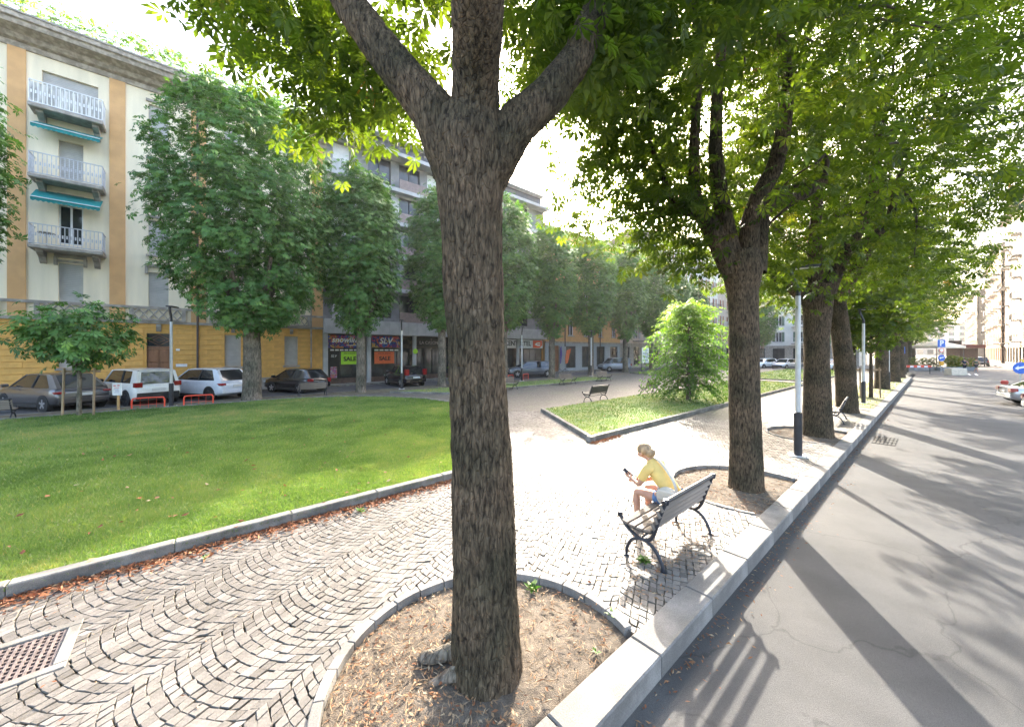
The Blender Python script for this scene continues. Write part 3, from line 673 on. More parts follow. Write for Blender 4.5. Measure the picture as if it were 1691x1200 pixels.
# ---- third and fourth
b3_ = TREES[2]; Z3 = b3_[0] * CA + b3_[1] * SA
tr = (px_path([(1351, 726, Z3), (1350, 712, Z3), (1349, 650, Z3), (1348, 560, Z3), (1350, 500, Z3), (1352, 470, Z3)], (*b3_, 0)), [.42, .37, .33, .30, .36, .28])
limbs3 = [LB(b3_, Z3, [(1338, 500), (1310, 475), (1280, 455), (1262, 420), (1255, 350)], .2, .09), LB(b3_, Z3, [(1348, 490), (1345, 400), (1350, 320), (1352, 230)], .2, .1, .5),
          LB(b3_, Z3, [(1362, 490), (1390, 425), (1420, 375), (1440, 330), (1450, 240)], .22, .1, -.5), LB(b3_, Z3, [(1400, 410), (1440, 395), (1470, 365), (1480, 300)], .14, .08, -.6)]
chestnut(b3_, 'third chestnut of the street row, right behind the nearest lamp post', tr, limbs3, 15, 9.0, (4.3, 5.2, 5.6), 3.6, 640, 13, .22, n=44, seg=.07)
b4 = TREES[3]; Z4 = b4[0] * CA + b4[1] * SA
tr = (px_path([(1400, 688, Z4), (1399, 675, Z4), (1396, 620, Z4), (1388, 550, Z4), (1380, 505, Z4), (1385, 480, Z4)], (*b4, 0)), [.42, .36, .33, .31, .33, .26])
limbs4 = [LB(b4, Z4, [(1380, 505), (1405, 460), (1435, 410), (1455, 360), (1460, 280)], .26, .1), LB(b4, Z4, [(1378, 500), (1370, 440), (1372, 360)], .2, .1), LB(b4, Z4, [(1384, 500), (1395, 430), (1400, 340)], .16, .1, 1)]
chestnut(b4, 'fourth chestnut of the street row, leaning, behind the empty street bench', tr, limbs4, 22, 9.0, (4.3, 5.3, 5.6), 3.5, 560, 12, .24, n=36, seg=.09)
# ---- farther street trees: one model, copied
def generic_limbs(z0, n, seed, ln=3.6, r0=.17):
    r = random.Random(seed); out = []
    for i in range(n):
        a = 2 * PI * i / n + r.uniform(-.3, .3); t = r.uniform(.45, .8)
        p = [Vector((0, 0, z0 - .35)), Vector((math.cos(a) * .35, math.sin(a) * .35, z0 + .5)), Vector((math.cos(a) * 1.0 * t * 1.6, math.sin(a) * 1.0 * t * 1.6, z0 + ln * .5)), Vector((math.cos(a) * 1.5 * t * 1.5, math.sin(a) * 1.5 * t * 1.5, z0 + ln))]
        out.append((p, [r0, r0 * .85, r0 * .6, r0 * .3]))
    return out
gp = (34.2, 2.32)
far0 = chestnut(gp, 'street row chestnut just past the staked sapling', ([Vector((0, 0, -.03)), Vector((0, 0, .4)), Vector((.02, 0, 2)), Vector((0, 0, 3.9))], [.42, .36, .33, .30]), generic_limbs(3.7, 5, 4), 31, 9.0, (4.4, 5.3, 5.6), 3.4, 340, 12, .27, n=28, seg=.12, twigs=6)
far0['group'] = 'farther chestnuts of the street row'
for (x, y, rz, sc, lb) in ((28.0, 3.2, 2.0, .93, 'street row chestnut behind the second lamp post, its trunk half hidden'), (42.6, 2.2, 1.1, 1.0, 'street row chestnut next in line before the red and white barrier'), (49.5, 2.2, 2.5, 1.02, 'last street row chestnut before the end of the kerb'), (57.5, 2.4, 4.1, 1.0, 'chestnut just beyond the end of the kerb'),
                           (68, 2.6, .4, 1.0, 'chestnut rising behind the beige parasol'), (80, 2.6, 3.3, 1.0, 'chestnut farther off past the parasol'), (95, 2.6, 5.3, .95, 'most distant chestnut visible at the end of the row')):
    c = copy_tree(far0); c.location = (x, y, 0 if x < 52 else -.17); c.rotation_euler = (0, 0, rz); c.scale = (sc, sc, sc); c['label'] = lb

# ---- clipped row across the square
def row_crown(seed, rx, ry, z0, z1, ncl, per, size, power=2.6):
    r = np.random.default_rng(seed); zc, rz = (z0 + z1) / 2, (z1 - z0) / 2
    u = r.normal(0, 1, (ncl, 3)); u /= np.linalg.norm(u, axis=1, keepdims=True)
    k = (np.abs(u[:, 0]) ** power + np.abs(u[:, 1]) ** power + np.abs(u[:, 2]) ** power) ** (-1 / power)
    lump = .90 + .28 * (fbm(u * 2.3 + seed, 3) - .45)
    sh = 1 - .24 * r.random(ncl) ** 2.2; inner = r.random(ncl) < .22; sh[inner] = r.uniform(.35, .75, inner.sum())
    taper = np.where(u[:, 2] < 0, 1 - .30 * np.abs(u[:, 2]) ** 3, 1)
    q = u * (k * lump * sh)[:, None]
    C = q * np.array([rx, ry, rz]); C[:, :2] *= taper[:, None]; C[:, 2] += zc
    N = nrm(u * np.array([1 / rx, 1 / ry, 1 / rz]))
    P, F, U, S = clump_leaves(C, N, per, .24, size, droop=.75, up=.5)
    U = nrm(U + np.repeat(N, per, 0) * .9)
    T = np.clip(rng.normal(.45, .2, len(P)) + .7 * (fbm(P * .8 + seed, 2) - .42), 0, 1)
    return leaf_mesh('crown', TPL5, P, F, U, S, T)
def row_trunk(root, h, r0, seed, nl=5):
    trunk_mesh([([Vector((0, 0, -.05)), Vector((0, 0, .3)), Vector((.03, .02, h * .5)), Vector((0, 0, h))], [r0 * 1.3, r0 * 1.08, r0, r0 * .95])], 'trunk', m_bark_far, root, n=24, seg=.1, ridges=.02, seed=seed)
    for lm in generic_limbs(h, nl, seed, 3.2, r0 * .62): trunk_mesh([lm], 'limb', m_bark_far, root, n=10, seg=.25, ridges=.008)
def row_tree(x, y, label, rx, ry, z0, z1, ncl, per, size, seed, r0=.3, power=2.6, ht=None):
    root = thing('chestnut_tree', label, 'tree', (x, y, 0)); row_trunk(root, ht or z0 + .7, r0, seed)
    o = link('crown', row_crown(seed, rx, ry, z0, z1, ncl, per, size, power), m_leaf_far, root); o['kind'] = 'stuff'
    return root
g0 = G(415, 660)
row_tree(g0.x, 22.75, 'largest clipped chestnut across the lawn with a wide crown before the ochre building', 4.2, 3.3, 3.0, 16.2, 1200, 16, .24, 41, r0=.38, power=2.3, ht=3.9)
rowA = row_tree(7.74, 22.7, 'clipped chestnut with a pale forked trunk before the sale posters', 2.5, 2.35, 3.1, 13.9, 740, 17, .235, 52, r0=.26, power=2.05)
rowB = row_tree(13.4, 22.9, 'clipped chestnut partly hidden by the big foreground trunk, on its left', 2.55, 2.4, 3.2, 14.5, 740, 17, .235, 63, r0=.27, power=2.05)
for nm in (rowA, rowB): nm['group'] = 'clipped chestnuts across the square'
for i, (src, x, y, rz, sc, lb) in enumerate(((rowB, 19.2, 23.0, 2.2, 1.06, 'clipped chestnut just right of the big foreground trunk'), (rowA, 25.2, 23.3, 4.0, 1.05, 'clipped chestnut before the white and orange shop sign'), (rowB, 31.2, 23.4, 5.0, 1.04, 'clipped chestnut before the pale orange house'),
                              (rowA, 38.0, 23.6, 1.0, 1.10, 'clipped chestnut beside the tall notice board'), (rowB, 44.2, 23.7, 3.0, 1.08, 'clipped chestnut before the grey stone shopfront'), (rowA, 50.5, 23.7, 5.5, 1.0, 'clipped chestnut half hidden behind the bright young tree'),
                              (rowB, 57, 23.7, 0.4, .9, 'last clipped chestnut of the far row'), (rowA, -7.5, 22.6, 1.7, 1.08, 'chestnut crown cut off by the left edge of the picture'), (rowB, 72, 19, 1.5, .85, 'dark tree across the cross street behind the parked cars'), (rowA, 76, 12, 2.9, .8, 'dark tree across the cross street right of the second trunk'))):
    c = copy_tree(src); c.location = (x, y, 0); c.rotation_euler = (0, 0, rz); c.scale = (sc, sc, sc); c['label'] = lb
# pedestrian-height sapling with stakes (left)
m_stake = mat('stake_wood', (.30, .21, .125), .85, var=.25, scale=9, bump=.3, stretch=(1, 1, .1))
g0 = G(130, 690)
yt = thing('young_chestnut', 'small umbrella shaped young chestnut staked before the ochre building', 'tree', (g0.x, g0.y, 0))
trunk_mesh([([Vector((0, 0, -.05)), Vector((.02, 0, 1)), Vector((0, .02, 2.4))], [.075, .062, .05])], 'trunk', m_bark_far, yt, n=14, seg=.08, ridges=.006)
for lm in generic_limbs(2.1, 5, 9, 1.3, .03): trunk_mesh([lm], 'limb', m_bark_far, yt, n=8, seg=.2, ridges=.003)
me = row_crown(71, 1.75, 1.6, 1.85, 4.35, 120, 9, .27, 2.0); o = link('crown', me, m_leaf_far, yt); o['kind'] = 'stuff'
def stakes(x, y, label, rz, h=1.85, w=.55):
    st = thing('tree_stakes', label, 'tree stakes', (x, y, 0), rz)
    for sx in (-1, 1): MB().tube([(sx * w, -.05, -.1), (sx * w * .97, 0, h)], .035, 10).build('stake', m_stake, st, smooth=True)
    MB().box((0, .06, h - .12), (w * 2 + .25, .035, .09)).build('crossbar', m_stake, st)
stakes(g0.x, g0.y + .1, 'pair of wooden stakes with a crossbar at the small umbrella shaped tree', R(-38))
# sapling by the second lamp
g0 = Vector((27.2, 2.25, 0))
yt2 = thing('young_chestnut', 'young leafy tree with a thin trunk beside the second lamp post', 'tree', g0)
trunk_mesh([([Vector((0, 0, -.05)), Vector((.02, 0, 1.5)), Vector((0, .02, 3.6))], [.09, .075, .05])], 'trunk', m_bark, yt2, n=12, seg=.1, ridges=.006)
for lm in generic_limbs(2.6, 5, 12, 2.2, .035): trunk_mesh([lm], 'limb', m_bark, yt2, n=8, seg=.25, ridges=.003)
o = link('crown', row_crown(83, 1.9, 1.8, 2.3, 6.3, 170, 10, .26, 2.0), m_leaf, yt2); o['kind'] = 'stuff'
stakes(27.2, 2.3, 'wooden stakes holding the young tree beside the second lamp post', R(-45), 1.6, .5)
# bright young tree on the island: feathery arching sprays
def spray_tree(loc, name, label, H_, Rr, z0, nsp, seed, mleaf, trunk_r=.07, leaf=.13):
    r = np.random.default_rng(seed); root = thing(name, label, 'tree' if name.endswith('tree') else 'shrub', loc)
    trunk_mesh([([Vector((0, 0, -.05)), Vector((.02, 0, H_ * .3)), Vector((0, 0, H_ * .75))], [trunk_r * 1.2, trunk_r, trunk_r * .4])], 'trunk', m_bark_far, root, n=12, seg=.1, ridges=.006)
    P = []; F = []; U = []; S = []; T = []; tw = MB()
    for i in range(nsp):
        a = r.uniform(0, 2 * PI); zz = z0 + (H_ - z0) * r.random() ** .8; f = (zz - z0) / (H_ - z0)
        L_ = Rr * (math.sin(PI * min(1, .22 + f * .70)) ** .8) * r.uniform(.55, 1.12)
        b = np.array([0, 0, zz - .35 * L_]); n_ = 12; el = r.uniform(.25, .85) * (.4 + f)
        pts = []
        for k in range(n_ + 1):
            s = k / n_; pts.append(b + np.array([math.cos(a) * L_ * s, math.sin(a) * L_ * s, L_ * (el * s * 1.2 - .75 * s * s)]))
        tw.tube([tuple(p) for p in pts[::3]], [.012, .009, .006, .004, .002], 4, cap=False)
        for k in range(2, n_ + 1):
            d = nrm(pts[k] - pts[k - 1]); sd = np.array([-d[1], d[0], 0]); sd /= np.linalg.norm(sd) + 1e-6
            for sg in (-1, 1, 0):
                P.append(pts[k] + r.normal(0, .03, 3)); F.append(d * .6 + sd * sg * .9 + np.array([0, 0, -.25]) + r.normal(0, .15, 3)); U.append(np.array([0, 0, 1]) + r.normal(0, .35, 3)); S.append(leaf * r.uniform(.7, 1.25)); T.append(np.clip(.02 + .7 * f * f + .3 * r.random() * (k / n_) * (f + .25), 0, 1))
    tw.build('twigs', m_twig, root)
    o = link('crown', leaf_mesh('crown', TPL1, np.array(P), np.array(F), nrm(np.array(U)), np.array(S), np.array(T)), mleaf, root); o['kind'] = 'stuff'
    return root
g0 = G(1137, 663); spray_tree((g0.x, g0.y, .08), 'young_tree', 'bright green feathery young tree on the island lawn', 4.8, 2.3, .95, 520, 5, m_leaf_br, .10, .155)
g0 = G(738, 634); spray_tree((15.0, 22.9, 0), 'shrub', 'light green shrub peeking out left of the big trunk', 3.3, .9, .4, 150, 6, m_leaf_br, .04, .15)
# ================================================================ BUILDINGS (local x along the facade, outward = -y)
m_ochre = mat('ochre_render', (.66, .37, .10), .85, var=.1, scale=2.2, bump=.15, bscale=50, fine=.05)
m_orange = mat('apricot_render', (.62, .36, .16), .85, var=.06, scale=1.5, bump=.12, bscale=50)
m_cream = mat('cream_render', (.80, .70, .52), .85, var=.09, scale=2.4, bump=.12, bscale=50, stretch=(1, 1, .14), mix=(.3, .7))
m_stone = mat('grey_stone_trim', (.32, .29, .25), .8, var=.18, scale=4, bump=.25, bscale=60)
m_corn = mat('cornice_stone', (.36, .31, .25), .85, var=.25, scale=5, bump=.4, bscale=30)
m_shut = mat('roller_shutter', (.42, .41, .39), .7, var=.06, scale=3)
m_white = mat('white_paint', (.74, .74, .74), .5, var=.05)
m_rail = mat('pale_railing', (.50, .50, .52), .6, var=.1)
m_teal = mat('teal_awning', (.008, .20, .20), .8, var=.12, scale=3)
m_doorw = mat('brown_door', (.22, .10, .045), .55, var=.2, scale=5, stretch=(1, 1, .2))
m_dark = mat('dark_metal', (.02, .02, .023), .45, var=.2, metal=.3)
m_conc = mat('grey_concrete', (.42, .42, .42), .85, var=.1, scale=1.5, bump=.2, bscale=40)
m_conc_d = mat('dark_concrete', (.24, .24, .24), .85, var=.12, scale=1.5)
m_glass = glass('window_glass'); m_glass2 = glass('shop_glass', (.045, .05, .05), .05)
m_pipe = mat('brown_downpipe', (.07, .05, .045), .5, var=.1)
m_rust_r = mat('red_rail', (.24, .18, .165), .6, var=.1)
m_hedge = mat('roof_hedge', (.06, .13, .03), .9, var=.5, scale=5, bump=1, bscale=20)
m_roof = mat('roof_tiles', (.20, .15, .12), .9, var=.25, scale=3)

def wall(mb, x0, x1, z0, z1, ops, y=0., dep=.22):
    xs = sorted({x0, x1, *[o[0] for o in ops], *[o[1] for o in ops]}); zs = sorted({z0, z1, *[o[2] for o in ops], *[o[3] for o in ops]})
    xs = [x for x in xs if x0 <= x <= x1]; zs = [z for z in zs if z0 <= z <= z1]
    for a, b in zip(xs[:-1], xs[1:]):
        for c, d in zip(zs[:-1], zs[1:]):
            mx, mz = (a + b) / 2, (c + d) / 2
            if any(o[0] < mx < o[1] and o[2] < mz < o[3] for o in ops): continue
            mb.add([(a, y, c), (b, y, c), (b, y, d), (a, y, d)], [(0, 1, 2, 3)])
    for o in ops:
        a, b, c, d = o
        mb.add([(a, y, c), (b, y, c), (b, y, d), (a, y, d), (a, y + dep, c), (b, y + dep, c), (b, y + dep, d), (a, y + dep, d)], [(0, 4, 5, 1), (1, 5, 6, 2), (2, 6, 7, 3), (3, 7, 4, 0)])
    return mb
def window(root, o, dep=.16, frame=m_white, fill=m_glass, mull=True, fw=.06, name='window', fname='pane', y=0.):
    a, b, c, d = o
    f = MB(); f.bb(a, a + fw, y + dep - .05, y + dep + .03, c, d); f.bb(b - fw, b, y + dep - .05, y + dep + .03, c, d); f.bb(a + fw, b - fw, y + dep - .05, y + dep + .03, c, c + fw); f.bb(a + fw, b - fw, y + dep - .05, y + dep + .03, d - fw, d)
    if mull: f.bb((a + b) / 2 - fw * .6, (a + b) / 2 + fw * .6, y + dep - .05, y + dep + .03, c + fw, d - fw)
    w_ = f.build(name, frame, root)
    MB().bb(a + .004, b - .004, y + dep + .005, y + dep + .02, c + .004, d - .004).build(fname, fill, w_)
    return w_
def shutter(root, o, dep=.12, m=None, open_=0.):
    a, b, c, d = o; f = MB(); n = int((d - c) / .09); h = (d - c) / n
    for i in range(int(n * open_), n): f.add([(a, dep, c + i * h), (b, dep, c + i * h), (b, dep - .012, c + (i + .85) * h), (a, dep - .012, c + (i + .85) * h), (a, dep, c + (i + 1) * h), (b, dep, c + (i + 1) * h)], [(0, 1, 2, 3), (3, 2, 5, 4)])
    return f.build('roller_shutter', m or m_shut, root)
def railing(root, x0, x1, y0, z0, h, n, m=m_rail, side=True):
    f = MB(); r = .014
    for z in (z0 + .06, z0 + h): f.bb(x0, x1, y0 - .02, y0 + .02, z - .02, z + .02)
    for i in range(n + 1):
        x = x0 + (x1 - x0) * i / n; f.bb(x - r, x + r, y0 - r, y0 + r, z0 + .08, z0 + h - .02)
        if i < n:
            xm = x + (x1 - x0) / n / 2; f.box((xm, y0, z0 + h * .5), (.05, .012, .16))
    if side:
        k = max(2, int(abs(y0) / .14))
        for x in (x0, x1):
            for z in (z0 + .06, z0 + h): f.bb(x - .02, x + .02, y0 + .021, -.0, z - .018, z + .018)
            for i in range(1, k): y = y0 * (1 - i / k); f.bb(x - r, x + r, y - r, y + r, z0 + .08, z0 + h - .02)
    return f.build('railing', m, root)
def bracket(root, x, z, d=.75, h=.55, m=m_stone):
    pr = [(0, 0), (-d, 0), (-d, -.12), (-d * .75, -.2), (-d * .4, -.3), (-d * .18, -h), (0, -h - .08)]
    MB().prismx([(a, z + b) for a, b in pr], x - .11, x + .11).build('bracket', m, root)
def text(s, size, mat_, parent, loc, ext=.01, rot=(PI / 2, 0, 0), shear=0., name='lettering', bold=0.):
    cu = bpy.data.curves.new('t', 'FONT'); cu.body = s; cu.size = size; cu.extrude = ext; cu.align_x = 'CENTER'; cu.align_y = 'CENTER'; cu.shear = shear; cu.offset = bold
    o = bpy.data.objects.new('t', cu); COL.objects.link(o); bpy.context.view_layer.update()
    me = bpy.data.meshes.new_from_object(o.evaluated_get(bpy.context.evaluated_depsgraph_get())); bpy.data.objects.remove(o)
    me.materials.clear(); ob = link(name, me, mat_, parent); ob.location = loc; ob.rotation_euler = rot; return ob

# ---------------------------------------------------------------- ochre and cream apartment building
yb = thing('apartment_building', 'ochre and cream apartment building with teal awnings and balconies', 'building', (0, 29.5, 0))
X0, X1 = -16., 7.33
bays = [-12.6, -8.1, -4.65, -1.36, 2.07, 5.32]
gw = [(-5.08, -4.25, 1.62, 3.45), (1.66, 2.49, 1.5, 3.5), (4.92, 5.73, 1.5, 3.5), (-8.6, -7.7, 1.6, 3.45), (-13, -12.2, 1.6, 3.45)]
door = (-1.86, -.84, .06, 3.50)
f = MB(); wall(f, X0, X1, -.1, 4.05, gw + [door], 0, .3); f.build('wall', m_ochre, yb)
MB().bb(X0, X1, .32, 12, -.1, 18.0).build('inner_walls', m_cream, yb)
f = MB(); f.bb(X0, door[0] - .12, -.06, -.002, -.1, .72); f.bb(door[1] + .12, X1 - .02, -.06, -.002, -.1, .72); f.build('plinth', m_stone, yb)
# rusticated courses, block by block
zc = .73; row = 0; blk = {}
while zc < 3.98:
    h = .305; x = X0 + (0 if row % 2 else .7)
    while x < X1 - .65:
        x1 = min(x + 1.4, X1 - .62)
        segs = [(x, x1)]
        for o in gw + [(door[0] - .12, door[1] + .12, 0, 3.6)]:
            if o[3] + .02 > zc and o[2] < zc + h:
                segs = [s for a, b in segs for s in ((a, min(b, o[0] - .01)), (max(a, o[1] + .01), b)) if s[1] - s[0] > .06]
        for a, b in segs:
            if b < -8: continue
            key = round(b - a, 2)
            if key not in blk: blk[key] = MB().cbox((0, 0, 0), (b - a - .014, .05, h - .02), .012).mesh('stone_block')
            ob = link('stone_block', blk[key], m_ochre, yb); ob.location = ((a + b) / 2, -.014 - random.uniform(0, .004), zc + h / 2)
        x = x1
    zc += h; row += 1
for o in gw:
    shutter(yb, o, .13); MB().bb(o[0] - .1, o[1] + .1, -.12, .13, o[2] - .14, o[2] - .005).build('sill', m_stone, yb)
    MB().prismx([(-.02, 0), (-.17, 0), (-.17, -.12), (-.06, -.34), (-.02, -.36)], (o[0] + o[1]) / 2 - .09, (o[0] + o[1]) / 2 + .09).build('keystone', m_stone, yb).location = (0, 0, 4.0)
# door
d = MB(); d.bb(door[0] + .02, door[1] - .02, .14, .2, .06, 2.62); do = d.build('door', m_doorw, yb)
for sx in (0, 1):
    for (z0, z1) in ((.2, .95), (1.05, 1.75), (1.85, 2.5)):
        a = door[0] + .1 + sx * .46; MB().cbox(((a + a + .36) / 2, .13, (z0 + z1) / 2), (.36, .05, z1 - z0), .02).build('panel', m_doorw, do)
MB().bb(-1.37, -1.33, .10, .139, .08, 2.6).build('cover_strip', m_doorw, do)
MB().bb(door[0] + .02, door[1] - .02, .12, .2, 2.63, 2.75).build('transom', m_doorw, yb)
fl = MB().bb(door[0] + .02, door[1] - .02, .17, .19, 2.76, 3.48).build('fanlight', m_glass, yb)
g = MB()
for a, b in (((-1.84, 3.12), (-1.35, 3.44)), ((-1.35, 3.44), (-.86, 3.12)), ((-.86, 3.12), (-1.35, 2.8)), ((-1.35, 2.8), (-1.84, 3.12)), ((-1.6, 3.12), (-1.35, 3.28)), ((-1.35, 3.28), (-1.1, 3.12)), ((-1.1, 3.12), (-1.35, 2.96)), ((-1.35, 2.96), (-1.6, 3.12))): g.tube([(a[0], .15, a[1]), (b[0], .15, b[1])], .018, 6)
g.build('lattice', m_doorw, fl)
MB().prismx([(-.02, 0), (-.2, 0), (-.2, -.15), (-.07, -.4), (-.02, -.42)], -1.46, -1.25).build('keystone', m_stone, yb).location = (0, 0, 4.02)
MB().bb(-.62, -.12, -.075, -.052, 1.55, 1.72).build('name_plates', m_white, yb)
MB().bb(-.62, -.45, -.075, -.052, 2.5, 2.62).build('house_number_plate', m_white, yb)
MB().tube([(.35, -.12, .5), (.35, -.12, 17.9)], .055, 10).build('downpipe', m_pipe, yb, smooth=True)
MB().tube([(6.55, -.10, .5), (6.55, -.10, 17.9)], .045, 10).build('downpipe', m_stone, yb, smooth=True)
# belts
MB().bb(X0, X1 + .02, -.13, .0, 4.05, 4.2).build('string_course', m_stone, yb); MB().bb(X0, X1 + .02, -.10, .0, 4.88, 5.02).build('string_course', m_stone, yb)
# upper wall
wins = []
for bx in bays:
    for (z0, z1) in ((5.03, 7.0), (8.0, 10.0), (11.35, 13.3), (14.7, 16.6)):
        hw = .42 if bx != -4.65 or z0 < 14 else .95
        wins.append((bx - hw, bx + hw, z0, z1))
f = MB(); wall(f, X0, X1, 4.2, 17.9, wins, 0.002, .25); f.build('wall', m_cream, yb)
MB().bb(X1 - .002, X1 + .02, .0, 12, 4.2, 17.9).build('end_wall', m_cream, yb)
for a, b in ((-6.65, -6.09), (-3.29, -2.69), (.05, .75), (6.62, 7.33), (-10.6, -10.0), (-15, -14.4)):
    p_ = MB(); p_.bb(a, b, -.07, .001, 4.205, 4.875); p_.bb(a, b, -.07, .001, 5.025, 17.4); p_.build('pilaster', m_orange, yb)
for i, o in enumerate(wins):
    if abs(o[0] - (-5.07)) < .02 and 7 < o[2] < 9: window(yb, o, .15)
    else: shutter(yb, o, .15)
    if o[2] < 6:
        MB().bb(o[0] - .12, o[1] + .12, -.16, -.001, o[3] + .28, o[3] + .45).build('lintel', m_stone, yb)
        for sx in (o[0] - .14, o[1] + .02): MB().bb(sx, sx + .12, -.13, -.001, o[3] - .12, o[3] + .275).build('lintel_corbel', m_stone, yb)
        a, b = o[0] - .75, o[1] + .75                        # stone balustrade with diamonds
        bl = MB(); bl.bb(a, a + .18, -.2, -.105, 4.21, 4.87); bl.bb(b - .18, b, -.2, -.105, 4.21, 4.87); bl.bb(a + .18, b - .18, -.2, -.105, 4.21, 4.3)
        k = 5; st = (b - a - .36) / k
        for q in range(k):
            xm = a + .18 + st * (q + .5)
            for c1, c2 in (((-st / 2, 0), (0, .28)), ((0, .28), (st / 2, 0)), ((st / 2, 0), (0, -.28)), ((0, -.28), (-st / 2, 0))): bl.tube([(xm + c1[0], -.15, 4.585 + c1[1]), (xm + c2[0], -.15, 4.585 + c2[1])], .035, 6)
        bl.build('balustrade', m_stone, yb)
    elif i // 4 not in (2,):
        MB().bb(o[0] - .1, o[1] + .1, -.1, -.001, o[2] - .12, o[2] - .005).build('sill', m_stone, yb)
        MB().bb(o[0] - .1, o[1] + .1, -.09, -.001, o[3] + .1, o[3] + .24).build('lintel', m_stone, yb)
# balconies of the visible bay
for z, rl, m_ in ((7.55, 1.0, m_rail), (10.95, 1.05, m_rail), (14.35, 1.1, m_white)):
    bc = MB().cbox((-4.63, -.5, z), (2.45, 1.0, .18), .03).build('balcony', m_stone, yb)
    for sx in (-5.55, -3.72): bracket(bc, sx, z - .095, .75, .5)
    railing(bc, -5.82, -3.44, -.95, z + .09, rl, 17, m_)
    if z > 14:
        q = MB(); q.bb(-5.8, -3.46, -.935, -.925, z + .15, z + 1.1); q.build('windscreen', mat('faded_screen', (.5, .48, .45), .9, var=.35, scale=4, stretch=(3, 1, .3)), bc)
    else: MB().bb(-5.1, -4.2, -.045, .0, z - .5, z - .38).build('lintel', m_stone, yb)
tb = MB(); tb.cyl((-5.35, -.55, 8.3), .3, .03, 16); tb.cyl((-5.35, -.55, 7.65), .025, .65, 8); tb.build('balcony_table', m_stone, yb)
for zt, zb in ((10.55, 9.95), (13.95, 13.5)):
    aw = MB(); n = 14; xa, xb = -5.78, -3.52
    aw.add([(xa, -.03, zt), (xb, -.03, zt), (xb, -.95, zb), (xa, -.95, zb), (xa, -.03, zt - .02), (xb, -.03, zt - .02), (xb, -.95, zb - .02), (xa, -.95, zb - .02)], [(0, 3, 2, 1), (4, 5, 6, 7), (0, 1, 5, 4), (1, 2, 6, 5), (3, 0, 4, 7), (2, 3, 7, 6)])
    for i in range(n):
        a = xa + (xb - xa) * i / n; b = xa + (xb - xa) * (i + 1) / n
        aw.add([(a, -.955, zb - .02), (b, -.955, zb - .02), (b, -.955, zb - .17), ((a + b) / 2, -.955, zb - .22), (a, -.955, zb - .17)], [(0, 1, 2, 3, 4)])
    awo = aw.build('awning', m_teal, yb)
    MB().tube([(xa, -.97, zb - .015), (xb, -.97, zb - .015)], .022, 8).build('front_bar', m_white, awo)
# cornice, roof, roof garden
co = MB(); co.prismx([(0.3, 17.3), (-.08, 17.3), (-.1, 17.55), (-.3, 17.62), (-.45, 17.8), (-.95, 17.95), (-1.0, 18.15), (-1.1, 18.2), (-1.1, 18.42), (.3, 18.42)], X0, X1 + .25); co.build('cornice', m_corn, yb)
MB().bb(X0, X1 + .2, -1.14, -.9, 18.43, 18.52).build('gutter', m_stone, yb)
MB().prismx([(-.9, 18.45), (2.4, 19.5), (2.4, 18.45)], X0, X1).build('roof', m_roof, yb)
MB().bb(X0, X1 - .3, 2.41, 11, 18.2, 19.6).build('attic', m_stone, yb)
hd = thing('roof_garden', 'green planted roof terrace with railing on top of the ochre building', 'roof garden', (0, 31.2, 19.3))
rl = MB()
for i in range(24): rl.tube([(-15.6 + i, 0, 0), (-15.6 + i, 0, 1.05)], .02, 6)
for z in (.35, .7, 1.05): rl.tube([(-15.6, 0, z), (6.9, 0, z)], .018, 6)
rl.build('railing', m_stone, hd)
MB().bb(-12, 6.5, .05, .07, .12, .42).build('screen', m_teal, hd)
n = 900; C = np.stack([rng.uniform(-15.4, 6.8, n), rng.uniform(.1, .6, n), rng.uniform(0, 1.7, n) + 1.0 * (fbm(np.stack([rng.uniform(-15, 7, n), np.zeros(n), np.zeros(n)], 1), 2))], 1)
P, F_, U, S = clump_leaves(C, np.tile(np.array([[0, -1., .2]]), (n, 1)), 5, .18, .22)
link('foliage', leaf_mesh('foliage', TPL5, P, F_, U, S, rng.random(len(P))), m_leaf_br, hd)['kind'] = 'stuff'

# ---------------------------------------------------------------- modern block with shops
def sign_mat(name, stops, scale=6.):
    m = bpy.data.materials.new(name); m.use_nodes = True; n = m.node_tree.nodes; l = m.node_tree.links; b = n['Principled BSDF']; b.inputs['Roughness'].default_value = .35
    tc = n.new('ShaderNodeTexCoord'); no = n.new('ShaderNodeTexNoise'); no.inputs['Scale'].default_value = 3; no.inputs['Detail'].default_value = 1; l.new(tc.outputs['Object'], no.inputs[0])
    mx = n.new('ShaderNodeVectorMath'); mx.operation = 'ADD'; l.new(tc.outputs['Object'], mx.inputs[0]); l.new(no.outputs['Color'], mx.inputs[1])
    v = n.new('ShaderNodeTexVoronoi'); v.inputs['Scale'].default_value = scale; l.new(mx.outputs[0], v.inputs['Vector'])
    r = n.new('ShaderNodeValToRGB'); r.color_ramp.interpolation = 'CONSTANT'; e = r.color_ramp.elements
    while len(e) < len(stops): e.new(.5)
    for k, (p, c) in enumerate(stops): e[k].position = p; e[k].color = (*c, 1)
    sp = n.new('ShaderNodeSeparateColor'); l.new(v.outputs['Color'], sp.inputs[0]); l.new(sp.outputs[0], r.inputs[0]); l.new(r.outputs[0], b.inputs['Base Color']); return m
m_graf = sign_mat('graffiti_print', [(0, (.02, .03, .16)), (.25, (.55, .10, .04)), (.4, (.03, .10, .40)), (.58, (.6, .35, .05)), (.7, (.10, .02, .18)), (.85, (.45, .05, .12))], 5)
m_sign_y = mat('lime_poster', (.42, .75, .04), .6, var=.04); m_sign_o = mat('orange_poster', (.80, .16, .05), .6, var=.04)
m_print = mat('black_print', (.012, .012, .012), .6, var=0); m_wprint = mat('white_print', (.8, .8, .8), .5, var=0)
m_brown = mat('brown_panel', (.10, .06, .045), .6, var=.2)
